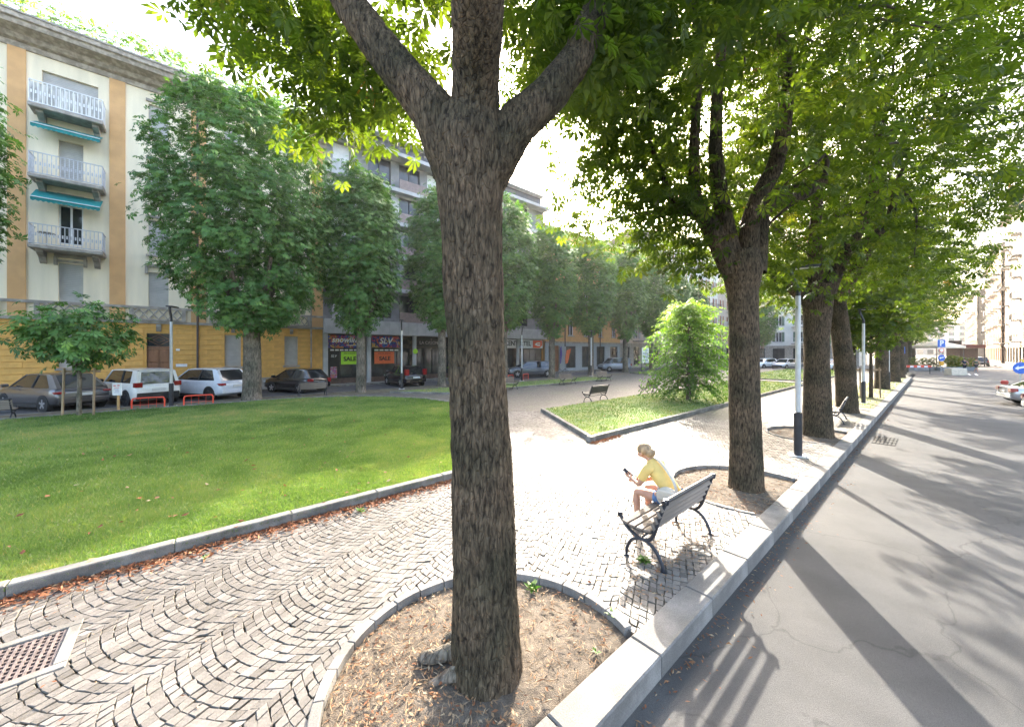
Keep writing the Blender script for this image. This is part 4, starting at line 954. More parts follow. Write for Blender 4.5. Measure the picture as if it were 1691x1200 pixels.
mb_ = thing('shop_building', 'modern grey concrete block with colourful shopfronts at street level', 'building', (0, 29.5, 0))
A0, A1 = 7.36, 30.7
MB().bb(A0, A1, 1.2, 12, -.05, 18.6).build('wall', m_conc_d, mb_)
f = MB(); f.bb(A0, A1, -.55, 1.2, 3.78, 4.85); f.build('concrete_band', m_conc, mb_)
MB().bb(A0, A0 + .32, -.05, 1.2, 0, 3.78).build('end_pier', m_conc, mb_)
for k in range(int((A1 - A0) / .8)): MB().bb(A0 + .8 * k + .79, A0 + .8 * k + .80, -.556, -.551, 3.8, 4.83).build('band_joint', m_conc_d, mb_)
for x in (10.63, 14.5, 18.4, 22.3, 26.4): MB().tube([(x, -.15, .02), (x, -.15, 3.77)], .17, 16).build('column', m_conc, mb_, smooth=True)
# shop fronts: mullioned glazing in bays
def shopfront(x0, x1, z0, z1, n, y=.32, mfr=m_dark):
    fr = MB(); st = (x1 - x0) / n; t = .05
    for i in range(n + 1): fr.bb(x0 + i * st - t, x0 + i * st + t, y - .06, y + .06, z0, z1)
    fr.bb(x0 - t, x1 + t, y - .07, y + .07, z1 - .06, z1 + .06); fr.bb(x0 - t, x1 + t, y - .07, y + .07, z0 - .1, z0 + .06)
    s = fr.build('shopfront', mfr, mb_)
    for i in range(n): MB().bb(x0 + i * st + t, x0 + (i + 1) * st - t, y - .01, y + .01, z0 + .06, z1 - .06).build('pane', m_glass2, s)
    return s
MB().bb(A0 + .33, A1, .6, 1.19, 0, 3.77).build('shop_interior', mat('shop_dark', (.05, .045, .04), .8, var=.5, scale=2.5, col2=(.16, .13, .09)), mb_)
MB().bb(A0 + .33, A1, .1, .6, 0, .42).build('shop_plinth', m_brown, mb_)
shopfront(7.75, 10.4, .5, 2.62, 3); shopfront(10.95, 14.2, .5, 2.62, 3); shopfront(14.8, 18.1, .5, 2.75, 4); shopfront(18.7, 22, .5, 2.75, 3); shopfront(22.6, 26.1, .4, 2.7, 3); shopfront(26.8, 30.4, .4, 2.7, 4)
s1 = MB().bb(7.72, 10.42, .16, .24, 2.72, 3.68).build('sign_board', m_graf, mb_); text('snowlimit', .58, m_wprint, s1, (9.12, .15, 3.32), shear=.25, bold=.012); text('abbigliamento', .17, m_wprint, s1, (9.5, .15, 2.93))
s2 = MB().bb(11.0, 13.3, .16, .24, 2.78, 3.68).build('sign_board', m_graf, mb_); text('SLV', .68, m_wprint, s2, (12.1, .15, 3.28), shear=.25, bold=.012)
for xx in np.arange(7.9, 10.2, .34): MB().bb(xx, xx + .26, .20, .222, 2.50, 2.61).build('sign_strip', m_wprint, mb_)
for xx in np.arange(11.2, 13.2, .42): MB().bb(xx, xx + .33, .20, .222, 2.50, 2.61).build('sign_strip', m_wprint, mb_)
MB().bb(7.76, 8.5, .18, .255, .3, 2.45).build('printed_door', m_print, mb_); MB().bb(7.9, 8.36, .168, .176, .45, 1.3).build('door_print', sign_mat('door_graffiti', [(0, (.35, .1, .3)), (.3, (.1, .1, .12)), (.5, (.5, .18, .1)), (.75, (.45, .42, .45))], 9), mb_)
text('SLV', .26, m_wprint, mb_, (8.13, .165, 2.1), shear=.2)
p1 = MB().bb(8.66, 9.95, .19, .24, 1.45, 2.42).build('poster', m_sign_y, mb_); text('SALE', .44, m_print, p1, (9.3, .18, 1.86), bold=.014); text('END OF SEASON', .12, m_print, p1, (9.3, .18, 2.3))
p2 = MB().bb(11.2, 12.85, .19, .24, 1.45, 2.42).build('poster', m_sign_o, mb_); text('SALE', .44, m_print, p2, (12.05, .18, 1.86), bold=.014); text('END OF SEASON', .14, mat('red_print', (.35, .03, .02), .6, var=0), p2, (12.03, .18, 2.28))
MB().bb(14.75, 18.1, .2, .28, 2.85, 3.7).build('sign_board', m_print, mb_); text('LA CASONA', .38, mat('dim_print', (.45, .40, .40), .6, var=0), mb_, (16.2, .19, 3.2)); text('v', .4, m_rust_r, mb_, (16.3, .19, 3.55))
MB().tube([(14.5, -.34, 2.45), (14.5, -.325, 2.45)], .22, 20).build('round_notice', m_sign_y, mb_)
s3 = MB().bb(22.6, 30.3, -.05, .05, 2.78, 3.68).build('sign_board', m_white, mb_); text('CENTERTEL', .72, m_print, s3, (26.55, -.06, 3.26), bold=.016); text('TELEFONIA', .2, mat('blue_print', (.05, .1, .4), .5, var=0), s3, (26.8, -.06, 2.9))
m_or = mat('orange_plastic', (.75, .10, .03), .4, var=.05)
MB().prismy([(28.75, 2.82), (29.8, 2.82), (30.2, 3.1), (30.2, 3.64), (28.75, 3.64)], -.09, -.055).build('logo_block', m_or, mb_)
MB().prismy([(29.0, 3.2), (29.35, 3.05), (29.85, 3.05), (29.85, 3.18), (29.4, 3.18), (29.4, 3.3), (29.85, 3.3), (29.85, 3.42), (29.35, 3.42)], -.10, -.091).build('logo_mark', m_wprint, mb_)
m_lamp = mat('shop_lamp', (.9, .85, .7), .5, var=0, emit=(1, .85, .55, 2.0))
MB().bb(28.3, 28.9, .52, .58, 1.0, 2.4).build('lit_shelf', m_lamp, mb_)
# upper floors
for k in range(5):
    z = 4.85 + k * 2.75
    f = MB(); ops = []; x = A0 + .7; i = 0
    while x < A1 - 2:
        ops.append((x, x + (1.9 if i % 3 else 1.2), z + .35, z + 2.3)); x += 2.6; i += 1
    wall(f, A0, A1, z, z + 2.45, ops, .15, .2); f.build('wall', m_conc if k % 2 else m_conc_d, mb_)
    MB().bb(A0, A1, -.5 if k < 4 else -.9, .15, z + 2.45, z + 2.75).build('floor_band', m_conc, mb_)
    for q, o in enumerate(ops):
        if q % 3 == 0: shutter(mb_, o, .28, m_white, .25 if q % 2 else 0.); MB().bb(o[0], o[1], .32, .34, o[2], o[3]).build('pane', m_glass, mb_)
        else: window(mb_, o, .16, m_dark, m_glass, y=.15)
        if q % 2 == 0: MB().bb(o[0] - .2, o[1] + .5, -.42, -.38, z + .02, z + .82).build('balcony_rail', m_rust_r if q % 4 else m_conc, mb_)
MB().bb(A0 + .2, A1 - .3, .3, 10, 18.62, 19.9).build('attic', mat('attic_metal', (.10, .105, .12), .5, var=.1, metal=.4), mb_)
MB().bb(A0 + .1, A1 - .2, -.3, 10.2, 19.91, 20.05).build('roof_edge', m_conc, mb_)

# ---------------------------------------------------------------- generic plaster houses
def house(label, loc, rz, W, Hh, bays_n, fl_h, z_first, m_w, m_sh, m_base, seed, balc=.5, open_shut=True, base_h=3.4, eave=.8, roofc=None, depth=12, name='apartment_building'):
    r = random.Random(seed); h = thing(name, label, 'building', loc, rz)
    bw = W / bays_n; ops = []; nf = int((Hh - z_first) / fl_h)
    gops = [(bw * i + bw * .2, bw * i + bw * .8, .4, base_h - .35) for i in range(bays_n)]
    for fl in range(nf):
        for i in range(bays_n):
            c = bw * (i + .5); z = z_first + fl * fl_h; ops.append((c - .5, c + .5, z + .35, z + .35 + min(1.9, fl_h - .9)))
    f = MB(); wall(f, 0, W, base_h, Hh, ops, 0, .25); f.build('wall', m_w, h)
    f = MB(); wall(f, 0, W, -.2, base_h, gops, -.02, .25); f.build('base_wall', m_base, h)
    MB().bb(0, W, .27, depth, -.2, Hh).build('inner_walls', m_w, h)
    MB().bb(0, W, -.12, -.001, base_h, base_h + .2).build('string_course', m_stone, h)
    for o in gops: window(h, o, .18, m_dark, m_glass2, y=-.02)
    for q, o in enumerate(ops):
        window(h, o, .18, m_white, m_glass)
        if open_shut:
            for sx in (o[0] - .47, o[1] + .02): MB().bb(sx, sx + .45, -.06, -.005, o[2], o[3]).build('shutter', m_sh, h)
        bal = (q % bays_n) / bays_n; 
        if (q % bays_n) % (2 if balc > .5 else 4) == (1 if balc > .3 else 9) or r.random() < balc * .25:
            a, b = o[0] - .6, o[1] + .6; bc = MB().bb(a, b, -1.0, -.002, o[2] - .5, o[2] - .34).build('balcony', m_stone, h)
            rr = MB(); rr.bb(a, b, -.99, -.96, o[2] + .62, o[2] + .67)
            for i in range(9): x = a + (b - a) * i / 8; rr.bb(x - .014, x + .014, -.99, -.962, o[2] - .339, o[2] + .619)
            rr.bb(a, a + .03, -.96, 0, o[2] + .62, o[2] + .67); rr.bb(b - .03, b, -.96, 0, o[2] + .62, o[2] + .67)
            rr.build('railing', m_dark if seed % 2 else m_rail, bc)
        else: MB().bb(o[0] - .1, o[1] + .1, -.09, -.001, o[2] - .12, o[2] - .002).build('sill', m_stone, h)
    MB().bb(-.05, W + .05, -eave, depth, Hh + .001, Hh + .28).build('eaves', m_stone, h)
    MB().prismx([(-eave, Hh + .29), (depth, Hh + .29), (depth * .5, Hh + 2.4)], -.05, W + .05).build('roof', roofc or m_roof, h)
    return h
m_peach = mat('peach_render', (.58, .40, .25), .85, var=.07, scale=1.2); m_yel = mat('pale_yellow_render', (.62, .50, .28), .85, var=.07, scale=1.2); m_wht = mat('off_white_render', (.66, .63, .57), .85, var=.06, scale=1.2)
m_pink = mat('pink_render', (.58, .46, .38), .85, var=.07, scale=1.2); m_rsh = mat('red_shutter', (.30, .11, .06), .6, var=.1); m_gsh = mat('green_shutter', (.08, .13, .09), .6, var=.1); m_grsh = mat('grey_shutter', (.3, .3, .28), .6, var=.1)
m_blueg = mat('blue_grey_base', (.34, .37, .40), .8, var=.08)
oh = house('pale orange house with grey shop windows and brown downpipes', (30.72, 29.5, 0), 0, 15.4, 16.5, 5, 3.5, 4.0, m_orange, m_conc, m_blueg, 5, balc=.2, open_shut=False)
for x in (3.4, 10.5): MB().tube([(x, -.12, 3.0), (x, -.12, 16.4)], .07, 10).build('downpipe', m_pipe, oh, smooth=True)
MB().bb(.95, 2.3, -.06, -.021, .02, 3.1).build('door', m_doorw, oh)
house('grey stone fronted house beside the pale orange one', (46.2, 29.5, 0), 0, 11.6, 17.5, 4, 3.4, 4.0, m_pink, m_grsh, m_stone, 6, balc=.6)
house('tall cream house with red brown shutters beyond the far tree row', (58, 29.5, 0), 0, 24, 21.5, 7, 3.3, 4.2, m_wht, m_rsh, m_stone, 7, balc=.6)
house('pale house far down the shaded street', (82.2, 29.5, 0), 0, 30, 20, 8, 3.3, 4.2, m_pink, m_rsh, m_stone, 8, balc=.6)
house('off white block closing the view behind the cross street', (88, 28.8, -.1), R(-90), 20, 19, 6, 3.2, 4.0, m_wht, m_gsh, m_stone, 10, balc=.6)
# right hand side of the sunlit street
m_wht2 = mat('darkened_white_render', (.18, .15, .12), .85, var=.07, scale=1.2); m_peach2 = mat('darkened_peach_render', (.18, .105, .06), .85, var=.07, scale=1.2); m_yel2 = mat('darkened_yellow_render', (.185, .13, .065), .85, var=.07, scale=1.2); m_stone2 = mat('sandy_stone', (.12, .098, .072), .85, var=.15, scale=3)  # darker copies of the renders: direct sun on these fronts offset in the colour
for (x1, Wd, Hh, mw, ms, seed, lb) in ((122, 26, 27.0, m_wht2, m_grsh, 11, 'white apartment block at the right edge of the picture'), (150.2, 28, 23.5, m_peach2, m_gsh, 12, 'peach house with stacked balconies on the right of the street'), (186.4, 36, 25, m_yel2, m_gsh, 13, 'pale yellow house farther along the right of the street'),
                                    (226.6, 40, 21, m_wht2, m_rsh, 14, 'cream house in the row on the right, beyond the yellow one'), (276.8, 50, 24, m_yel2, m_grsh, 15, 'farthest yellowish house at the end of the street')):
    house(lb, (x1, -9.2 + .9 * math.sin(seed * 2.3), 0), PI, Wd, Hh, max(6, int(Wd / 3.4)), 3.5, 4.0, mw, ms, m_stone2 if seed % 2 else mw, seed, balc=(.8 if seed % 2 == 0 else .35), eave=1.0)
house('distant house closing the end of the sunlit street', (330, 12, 0), R(-90), 24, 18, 6, 3.4, 4.0, m_pink, m_gsh, m_stone, 21, balc=.3)
# ================================================================ STREET FURNITURE
m_castiron = mat('black_cast_iron', (.022, .024, .032), .42, var=.2, scale=12, spec=.5)
m_slat = mat('weathered_slat', (.20, .165, .135), .75, var=.22, scale=6, bump=.3, bscale=40, stretch=(.3, 3, 3))
m_slat_d = mat('dark_slat', (.05, .045, .042), .6, var=.25, scale=6, stretch=(.3, 3, 3))
def smooth_path(p, n=5):
    P = [Vector(q) for q in p]; out = []
    for i in range(len(P) - 1):
        p0, p1, p2, p3 = P[max(i - 1, 0)], P[i], P[i + 1], P[min(i + 2, len(P) - 1)]
        for k in range(n):
            t = k / n; out.append(.5 * ((2 * p1) + (p2 - p0) * t + (2 * p0 - 5 * p1 + 4 * p2 - p3) * t * t + (3 * p1 - p0 - 3 * p2 + p3) * t ** 3))
    return out + [P[-1]]
def make_bench(label, loc, rz, slat=m_slat):
    b = thing('park_bench', label, 'bench', loc, rz, 'cast iron park benches')
    fr = None
    for sx in (-.66, .66):
        f = MB()
        up = [(.30, .47), (.275, .425), (.20, .345), (.09, .285), (0, .268), (-.09, .30), (-.15, .40), (-.20, .56), (-.265, .745), (-.285, .79)]
        f.tube(smooth_path([(sx, y, z) for y, z in up]), .021, 8)
        seat = [(.30, .465), (.24, .405), (.14, .378), (.03, .372), (-.08, .38), (-.145, .42)]
        f.tube(smooth_path([(sx, y, z) for y, z in seat]), .02, 8)
        arch = [(.215, 0), (.205, .10), (.15, .205), (.06, .262), (0, .268), (-.07, .258), (-.16, .20), (-.225, .10), (-.26, 0)]
        f.tube(smooth_path([(sx, y, z) for y, z in arch]), .02, 8)
        f.lathe([(0, -.034), (.03, -.03), (.034, 0), (.03, .03), (0, .034)], 10, (sx, .302, .478)); f.lathe([(0, -.034), (.03, -.03), (.034, 0), (.03, .03), (0, .034)], 10, (sx, -.288, .80))
        for y in (.217, -.262): f.cyl((sx, y, 0), .036, .018, 10)
        o = f.build('end_frame', m_castiron, b, smooth=True)
    sl = MB().cbox((0, 0, 0), (1.42, .082, .028), .006).mesh('slat')
    for y, z, a in ((.215, .418, R(14)), (.118, .402, R(4)), (.02, .398, 0), (-.078, .408, R(-8))):
        o = link('seat_slat', sl, slat, b); o.location = (0, y, z); o.rotation_euler = (a, 0, 0)
    for k in range(4):
        t = k / 3; o = link('back_slat', sl, slat, b); o.location = (0, -.148 - .098 * t, .485 + .235 * t); o.rotation_euler = (R(68), 0, 0)
    MB().tube([(-.72, -.285, .80), (.72, -.285, .80)], .026, 12).build('top_rail', m_castiron, b, smooth=True)
    MB().tube([(-.66, 0, .30), (.66, 0, .30)], .012, 8).build('tie_rod', m_castiron, b, smooth=True)
    return b
bench0 = make_bench('park bench in the foreground with the sitting woman', (4.70, 2.28, 0), 0)
benchD = make_bench('dark empty bench at the corner of the island lawn, seen from behind', (15.1, 11.02, 0), 0, m_slat_d)
for src, x, y, rz, lb in ((benchD, 20.3, 11.0, 0, 'dark empty bench next to the bright young tree'), (bench0, 21.2, 18.0, PI, 'pale empty bench facing us at the far grass strip, middle one'), (bench0, 25.7, 17.95, PI, 'empty bench facing us at the right end of the far grass strip'),
                          (bench0, 15.3, 18.0, PI, 'empty bench facing us, cut off by the big trunk'), (bench0, 5.1, 22.6, 0, 'empty bench seen from behind before the black car and the ochre wall'), (bench0, -5.45, 21.85, R(-4), 'bench cut off by the left edge of the picture'), (bench0, 17.4, 2.35, R(4), 'empty bench by the street between the third and fourth trunks')):
    c = copy_tree(src); c.location = (x, y, 0); c.rotation_euler = (0, 0, rz); c['label'] = lb

m_pole = mat('pale_grey_pole', (.52, .52, .52), .45, var=.06, metal=.3)
m_pblk = mat('black_pole', (.02, .021, .026), .45, var=.15)
def make_lamp(label, loc, rz):
    l_ = thing('street_lamp', label, 'street lamp', loc, rz, 'slim square lamps')
    MB().cbox((0, 0, .012), (.36, .36, .022), .005).build('base_plate', m_pole, l_)
    for a, b in ((1, 1), (1, -1), (-1, 1), (-1, -1)): MB().cyl((a * .14, b * .14, .022), .014, .03, 8).build('bolt', m_pole, l_)
    MB().lathe([(0, .02), (.083, .02), (.083, 1.03), (.058, 1.05)], 20).build('pole_foot', m_pblk, l_, smooth=True)
    MB().lathe([(.056, 1.04), (.054, 3.80), (.0, 3.8)], 20).build('pole', m_pole, l_, smooth=True)
    MB().tube(smooth_path([(0, 0, 3.78), (0, 0, 3.95), (-.06, 0, 4.13), (-.12, 0, 4.32), (-.13, 0, 4.44)]), [.045] * 20 + [.04], 12).build('neck', m_pblk, l_, smooth=True)
    h = MB().cbox((.11, 0, 4.475), (.62, .24, .055), .014).build('head', m_pblk, l_)
    MB().box((.15, 0, 4.444), (.46, .18, .004)).build('lens', mat('lamp_lens', (.6, .6, .58), .3, var=0), h)
    return l_
lamp0 = make_lamp('nearest lamp post, beside the second street trunk', (10.9, 2.15, 0), R(-72))
for x, y, rz, lb in ((24.2, 2.26, -90, 'second lamp post along the street kerb'), (36.25, 2.12, -90, 'third lamp post along the street kerb'), (56, 2.45, -90, 'distant lamp post at the end of the street row carrying a blue sign'), (-.63, 22.5, 70, 'lamp post before the brown door of the ochre building'),
                     (10.42, 22.9, 60, 'lamp post before the orange sale poster'), (20.8, 22.6, 60, 'lamp post before the white shop sign'), (29.8, 22.3, 60, 'lamp post left of the bright young tree'), (46, 22.6, 60, 'distant lamp post partly hidden by the bright young tree')):
    c = copy_tree(lamp0); c.location = (x, y, 0 if x < 52 else -.16); c.rotation_euler = (0, 0, R(rz)); c['label'] = lb

m_red = mat('red_tube', (.72, .07, .03), .4, var=.08)
def make_rack(label, loc, rz):
    r_ = thing('bicycle_rack', label, 'bicycle rack', loc, rz, 'red bicycle racks')
    MB().tube(smooth_path([(-.5, 0, -.04), (-.5, 0, .36), (-.47, 0, .46), (-.38, 0, .5), (.38, 0, .5), (.47, 0, .46), (.5, 0, .36), (.5, 0, -.04)]), .028, 10).build('hoop', m_red, r_, smooth=True)
    f = MB(); f.tube([(-.5, 0, .22), (.5, 0, .22)], .008, 6)
    for x in (-.25, 0, .25): f.tube([(x, 0, -.02), (x, 0, .5)], .007, 6)
    f.build('wire', m_red, r_)
    return r_
rk = make_rack('red bicycle rack left of the lamp post before the brown door', (-1.33, 22.03, .0), R(-2))
for x, y, rz, lb in ((.3, 21.75, -3, 'red bicycle rack right of the lamp post before the brown door'), (20.0, 23.1, 25, 'red bicycle rack left of the lamp post before the white shop sign'), (21.8, 23.2, 20, 'red bicycle rack right of the lamp post before the white shop sign'), (24.6, 3.0, 35, 'red bicycle rack behind the second lamp post'), (36.7, 2.7, 35, 'red bicycle rack behind the third lamp post')):
    c = copy_tree(rk); c.location = (x, y, 0); c.rotation_euler = (0, 0, R(rz)); c['label'] = lb

sg = thing('notice_sign', 'small white sign with red marks on a wooden post at the lawn edge', 'sign', (-2.17, 21.62, 0), R(-40))
MB().tube([(0, 0, -.05), (0, 0, .78)], .042, 10).build('post', mat('light_post', (.42, .26, .11), .7, var=.15), sg, smooth=True)
MB().cbox((0, -.045, .96), (.36, .03, .50), .008).build('board', m_white, sg)
q = MB(); q.box((-.08, -.064, 1.10), (.10, .004, .035)); q.box((.07, -.064, 1.11), (.09, .004, .04)); q.box((0, -.064, 1.02), (.2, .004, .02)); q.build('red_marks', m_red, sg)
q = MB(); q.box((-.02, -.064, .95), (.2, .004, .018)); q.box((.02, -.064, .90), (.16, .004, .018)); q.box((0, -.064, .83), (.18, .004, .018)); q.build('print_lines', mat('lilac_print', (.25, .2, .35), .6, var=0), sg)

nb = thing('notice_board', 'tall white notice board on two dark legs by the far street', 'notice board', (41.7, 23.2, 0), R(-25))
for sx in (-.52, .52): MB().tube([(sx, 0, -.05), (sx, 0, 2.95)], .035, 8).build('leg', m_dark, nb)
MB().box((0, -.02, 1.95), (.98, .05, 1.85)).build('panel', m_white, nb)
for k in range(4): MB().box((0, -.05, 2.6 - k * .42), (.7, .006, .2)).build('print_block', mat('grey_print', (.3, .35, .42), .6, var=.2), nb)
for dx, m_, lb, hgt in ((0, mat('purple_cloth', (.10, .07, .32), .7, var=.2), 'purple banner on a stand before the brown shop door', 3.0), (.95, mat('orange_cloth', (.75, .17, .06), .7, var=.15), 'orange feather flag on a stand before the pale orange house', 2.7)):
    fl = thing('feather_flag', lb, 'flag', (32.4 + dx, 28.7, .05), R(-15))
    MB().tube([(0, 0, 0), (0, 0, hgt * .6), (.25 * dx, 0, hgt * 1.0)], .02, 8).build('pole', m_dark, fl)
    w2 = .22 if dx < .1 else .5
    MB().prismy([(0.03, .9), (w2 * .7, 1.0), (w2 + .1, hgt * .7), (w2 + .35 * dx, hgt), (.05 + .1 * dx, hgt * .92), (.03, hgt * .6)], -.012, .012).build('cloth', m_, fl)
    ft = MB(); ft.tube([(-.5, 0, .02), (0, 0, .35), (.5, 0, .02)], .018, 6); ft.tube([(0, -.4, .02), (0, 0, .35), (0, .4, .02)], .018, 6); ft.build('stand', m_dark, fl)

# ================================================================ CARS (front = +x)
m_tyre = mat('tyre_rubber', (.016, .016, .017), .85, var=.2); m_rim = mat('alloy_rim', (.45, .45, .47), .35, var=.05, metal=.7); m_rimd = mat('dark_rim', (.05, .05, .055), .4, var=.1, metal=.5)
m_trim = mat('black_trim', (.018, .018, .02), .65, var=.2); m_cglass = mat('car_glass', (.018, .021, .025), .04, var=0, spec=.9); m_tail = mat('tail_lamp', (.28, .012, .015), .2, var=.1, coat=.5)
m_headl = mat('head_lamp', (.55, .56, .58), .15, var=.05, coat=.6); m_plate = mat('number_plate', (.62, .62, .62), .5, var=.03)
def paint(n, c, metal=.0, rough=.32): return mat(n, c, rough, var=.03, metal=metal, coat=.8)
p_grey = paint('metallic_grey_paint', (.11, .105, .11), .6); p_white = paint('white_paint_gloss', (.74, .75, .74)); p_pale = paint('pale_blue_white_paint', (.62, .66, .74)); p_black = paint('black_paint', (.010, .010, .012), 0, .2); p_plum = paint('black_plum_paint', (.016, .010, .014), 0, .2)
p_silver = paint('silver_paint', (.50, .51, .53), .6); p_slate = paint('slate_paint', (.13, .14, .17), .5); p_red = paint('red_paint', (.45, .03, .02)); p_van = paint('grey_blue_paint', (.22, .25, .30), .4)
def make_car(label, loc, rz, body, L_=4.3, W_=1.8, H_=1.6, belt=1.0, hood=.93, cowl=.95, wst=1.75, rtop=.35, rbase=.10, rim=m_rim, boxy=.0, trim=False, wheel=.33, sedan=0., roofm=None, tailz=None, tail=(.10, .22), group='cars parked along the shaded street'):
    c = thing('car', label, 'car', loc, rz, group); hw = W_ / 2; xr, xf = -L_ / 2, L_ / 2; gc = .20
    # cowl: distance of windscreen foot from the nose; wst: distance of windscreen top from the nose; rbase/rtop: rear window foot/top from the tail
    rear_top = belt - (.06 if sedan else .0)
    st = [(xr, .42, belt * .74, .84), (xr + .05, .34, belt * .90, .92), (xr + .16, .28, rear_top - .02, .965), (xr + .5, gc, rear_top, .99), (xr + L_ * .38, gc, belt, 1), (xf - cowl - .15, gc, belt * .99, 1), (xf - cowl, gc, belt * .975, .99),
          (xf - cowl * .55, gc, hood, .975), (xf - .22, .24, hood - .09, .94), (xf - .07, .30, hood - .20, .86), (xf, .36, hood - .34, .74)]
    V = []; F = []
    for x, zb, zt, k in st:
        w_ = hw * k; zm = (zb + zt) / 2
        pts = [(0, zb), (w_ * .80, zb), (w_ * .95, zb + .07), (w_ * .995, zb + .25 * (zt - zb)), (w_, zm + .05), (w_ * .975, zt - .14), (w_ * .93, zt - .04), (w_ * .86, zt + .004), (0, zt + .03)]
        V += [(x, y, z) for y, z in pts] + [(x, -y, z) for y, z in pts[1:-1][::-1]]
    n = 16
    for i in range(len(st) - 1):
        for j in range(n): F.append((i * n + j, i * n + (j + 1) % n, (i + 1) * n + (j + 1) % n, (i + 1) * n + j))
    F += [tuple(range(n))[::-1], tuple((len(st) - 1) * n + j for j in range(n))]
    bm_ = MB().add(V, F).build('body', body, c, smooth=True)
    # cabin
    x0, x1, x2, x3 = xr + rbase, xr + rtop, xf - wst, xf - cowl + .06
    wb, wt = hw * .90, hw * (.70 + .08 * boxy); zr = H_ - .05
    def ring(x, z, w_): return [(x, w_, z), (x, -w_, z)]
    gl = MB(); vs = ring(x0, belt - .02, wb * .96) + ring(x1, zr, wt * .96) + ring((x1 + x2) / 2, zr + .03, wt) + ring(x2, zr, wt * .98) + ring(x3, belt - .05, wb * .97) + ring((x0 + x3) / 2, belt - .02, wb)
    gl.add(vs, [(0, 1, 3, 2), (2, 3, 5, 4), (4, 5, 7, 6), (6, 7, 9, 8), (8, 9, 11, 10), (10, 11, 1, 0), (0, 2, 4, 10), (4, 6, 8, 10), (1, 11, 5, 3), (5, 11, 9, 7)])
    gl.build('window_glass', m_cglass, c)
    rf = MB(); lay = [(x1 - .03, zr - .015, wt * .95), (x1 + .15, zr + .025, wt * .99), ((x1 + x2) / 2, zr + .05, wt * 1.02), (x2 - .15, zr + .03, wt * 1.0), (x2 + .06, zr - .02, wt * .96)]
    V = []; F = []
    for x, z, w_ in lay: V += [(x, w_ + .02, z - .055), (x, w_ + .012, z - .01), (x, w_ * .8, z + .018), (x, 0, z + .028), (x, -w_ * .8, z + .018), (x, -w_ - .012, z - .01), (x, -w_ - .02, z - .055)]
    for i in range(4):
        for j in range(6): F.append((i * 7 + j, i * 7 + j + 1, (i + 1) * 7 + j + 1, (i + 1) * 7 + j))
    F += [tuple(range(7)), tuple(range(28, 35))]
    rf.add(V, F).build('roof', roofm or body, c, smooth=True)
    for sy in (1, -1):
        def bar(nm, a, b, r, m_, fl=1.): MB().tube([a, b], r, 8, flat=fl).build(nm, m_, c, smooth=True)
        bar('pillar', (x3 + .02, sy * wb * .97, belt - .06), (x2 + .03, sy * (wt * .97 + .006), zr - .02), .035, body)
        xm = (x2 + x1) / 2 + .05; bar('pillar', (xm - .03, sy * (wb + .003), belt - .02), (xm - .1, sy * (wt + .01), zr - .0), .035, m_trim)
        cw = .09 + .10 * boxy
        MB().add([(x0 - .02, sy * (wb * .97), belt - .03), (x0 + .30 + cw, sy * (wb + .012), belt - .03), (x1 + .16 + cw, sy * (wt + .022), zr - .02), (x1 - .03, sy * (wt * .97), zr - .02), (x0 - .02, sy * (wb * .8), belt - .03), (x1 - .03, sy * (wt * .8), zr - .02)], [(0, 1, 2, 3), (0, 3, 5, 4)]).build('rear_pillar', body, c)
        mr = MB(); mr.cbox((x3 - .18, sy * (hw + .08), belt + .06), (.12, .2, .14), .03); mr.build('mirror', m_trim if trim else body, c)
        tz = tailz or belt * .80
        MB().cbox((xr + .05 + tail[0] * .5, sy * (hw * .80), tz), (tail[0] + .12, hw * .30, tail[1]), .02).build('tail_light', m_tail, c)
        MB().cbox((xf - .20, sy * (hw * .72), hood - .21), (.26, hw * .36, .13), .03).build('headlight', m_headl, c)
        MB().box((x3 - 1.0, sy * (hw + .004), belt - .12), (.18, .02, .03)).build('door_handle', body, c)
        sk = MB().bb(xr + .85, xf - .95, -.0, .0, 0, 0); 
        MB().box(((xr + xf) / 2, sy * (hw - .015), gc + .05), (L_ - 2.3, .06, .14)).build('sill_trim', m_trim, c)
    for wx in (xr + .78, xf - .82):
        for sy in (1, -1):
            MB().cyl((wx, sy * (hw - .16) if sy > 0 else -(hw + .008), wheel + .01), wheel * 1.14, .168, 26, 'y').build('wheel_arch', m_trim, c, smooth=True)
            wl = MB(); y0 = sy * (hw - .19) if sy > 0 else -(hw + .018); prof = [(wheel * .62, 0), (wheel * .93, 0), (wheel, .03), (wheel, .178), (wheel * .93, .208), (wheel * .62, .208)]
            t = MB(); vs = []; nn = 26
            for r_, yy in prof: vs += [(wx + r_ * math.cos(2 * PI * j / nn), y0 + yy, wheel + r_ * math.sin(2 * PI * j / nn)) for j in range(nn)]
            t.add(vs, [(i * nn + j, i * nn + (j + 1) % nn, (i + 1) * nn + (j + 1) % nn, (i + 1) * nn + j) for i in range(5) for j in range(nn)])
            ty = t.build('wheel', m_tyre, c, smooth=True)
            yo = sy * (hw + .006); rm = MB(); rm.cyl((wx, yo - .05 if sy > 0 else yo + .03, wheel), wheel * .64, .02, 24, 'y')
            for k in range(5):
                a = 2 * PI * k / 5 + .3; rm.box((wx + .5 * wheel * .6 * math.cos(a), yo, wheel + .5 * wheel * .6 * math.sin(a)), (wheel * .62, .018, .075), m=Matrix.Rotation(-a, 3, 'Y'))
            rm.cyl((wx, yo - .012, wheel), .06, .026, 12, 'y')
            rm.build('rim', rim, ty, smooth=False)
    MB().cbox((xr + .06, 0, .45), (.16, W_ * .86, .22 if not trim else .34), .03).build('rear_bumper', m_trim if trim else body, c)
    MB().cbox((xf - .08, 0, .42), (.2, W_ * .76, .22), .03).build('front_bumper', m_trim, c)
    MB().box((xr - .026, 0, belt * .70), (.02, .5, .11)).build('number_plate', m_plate, c)
    return c
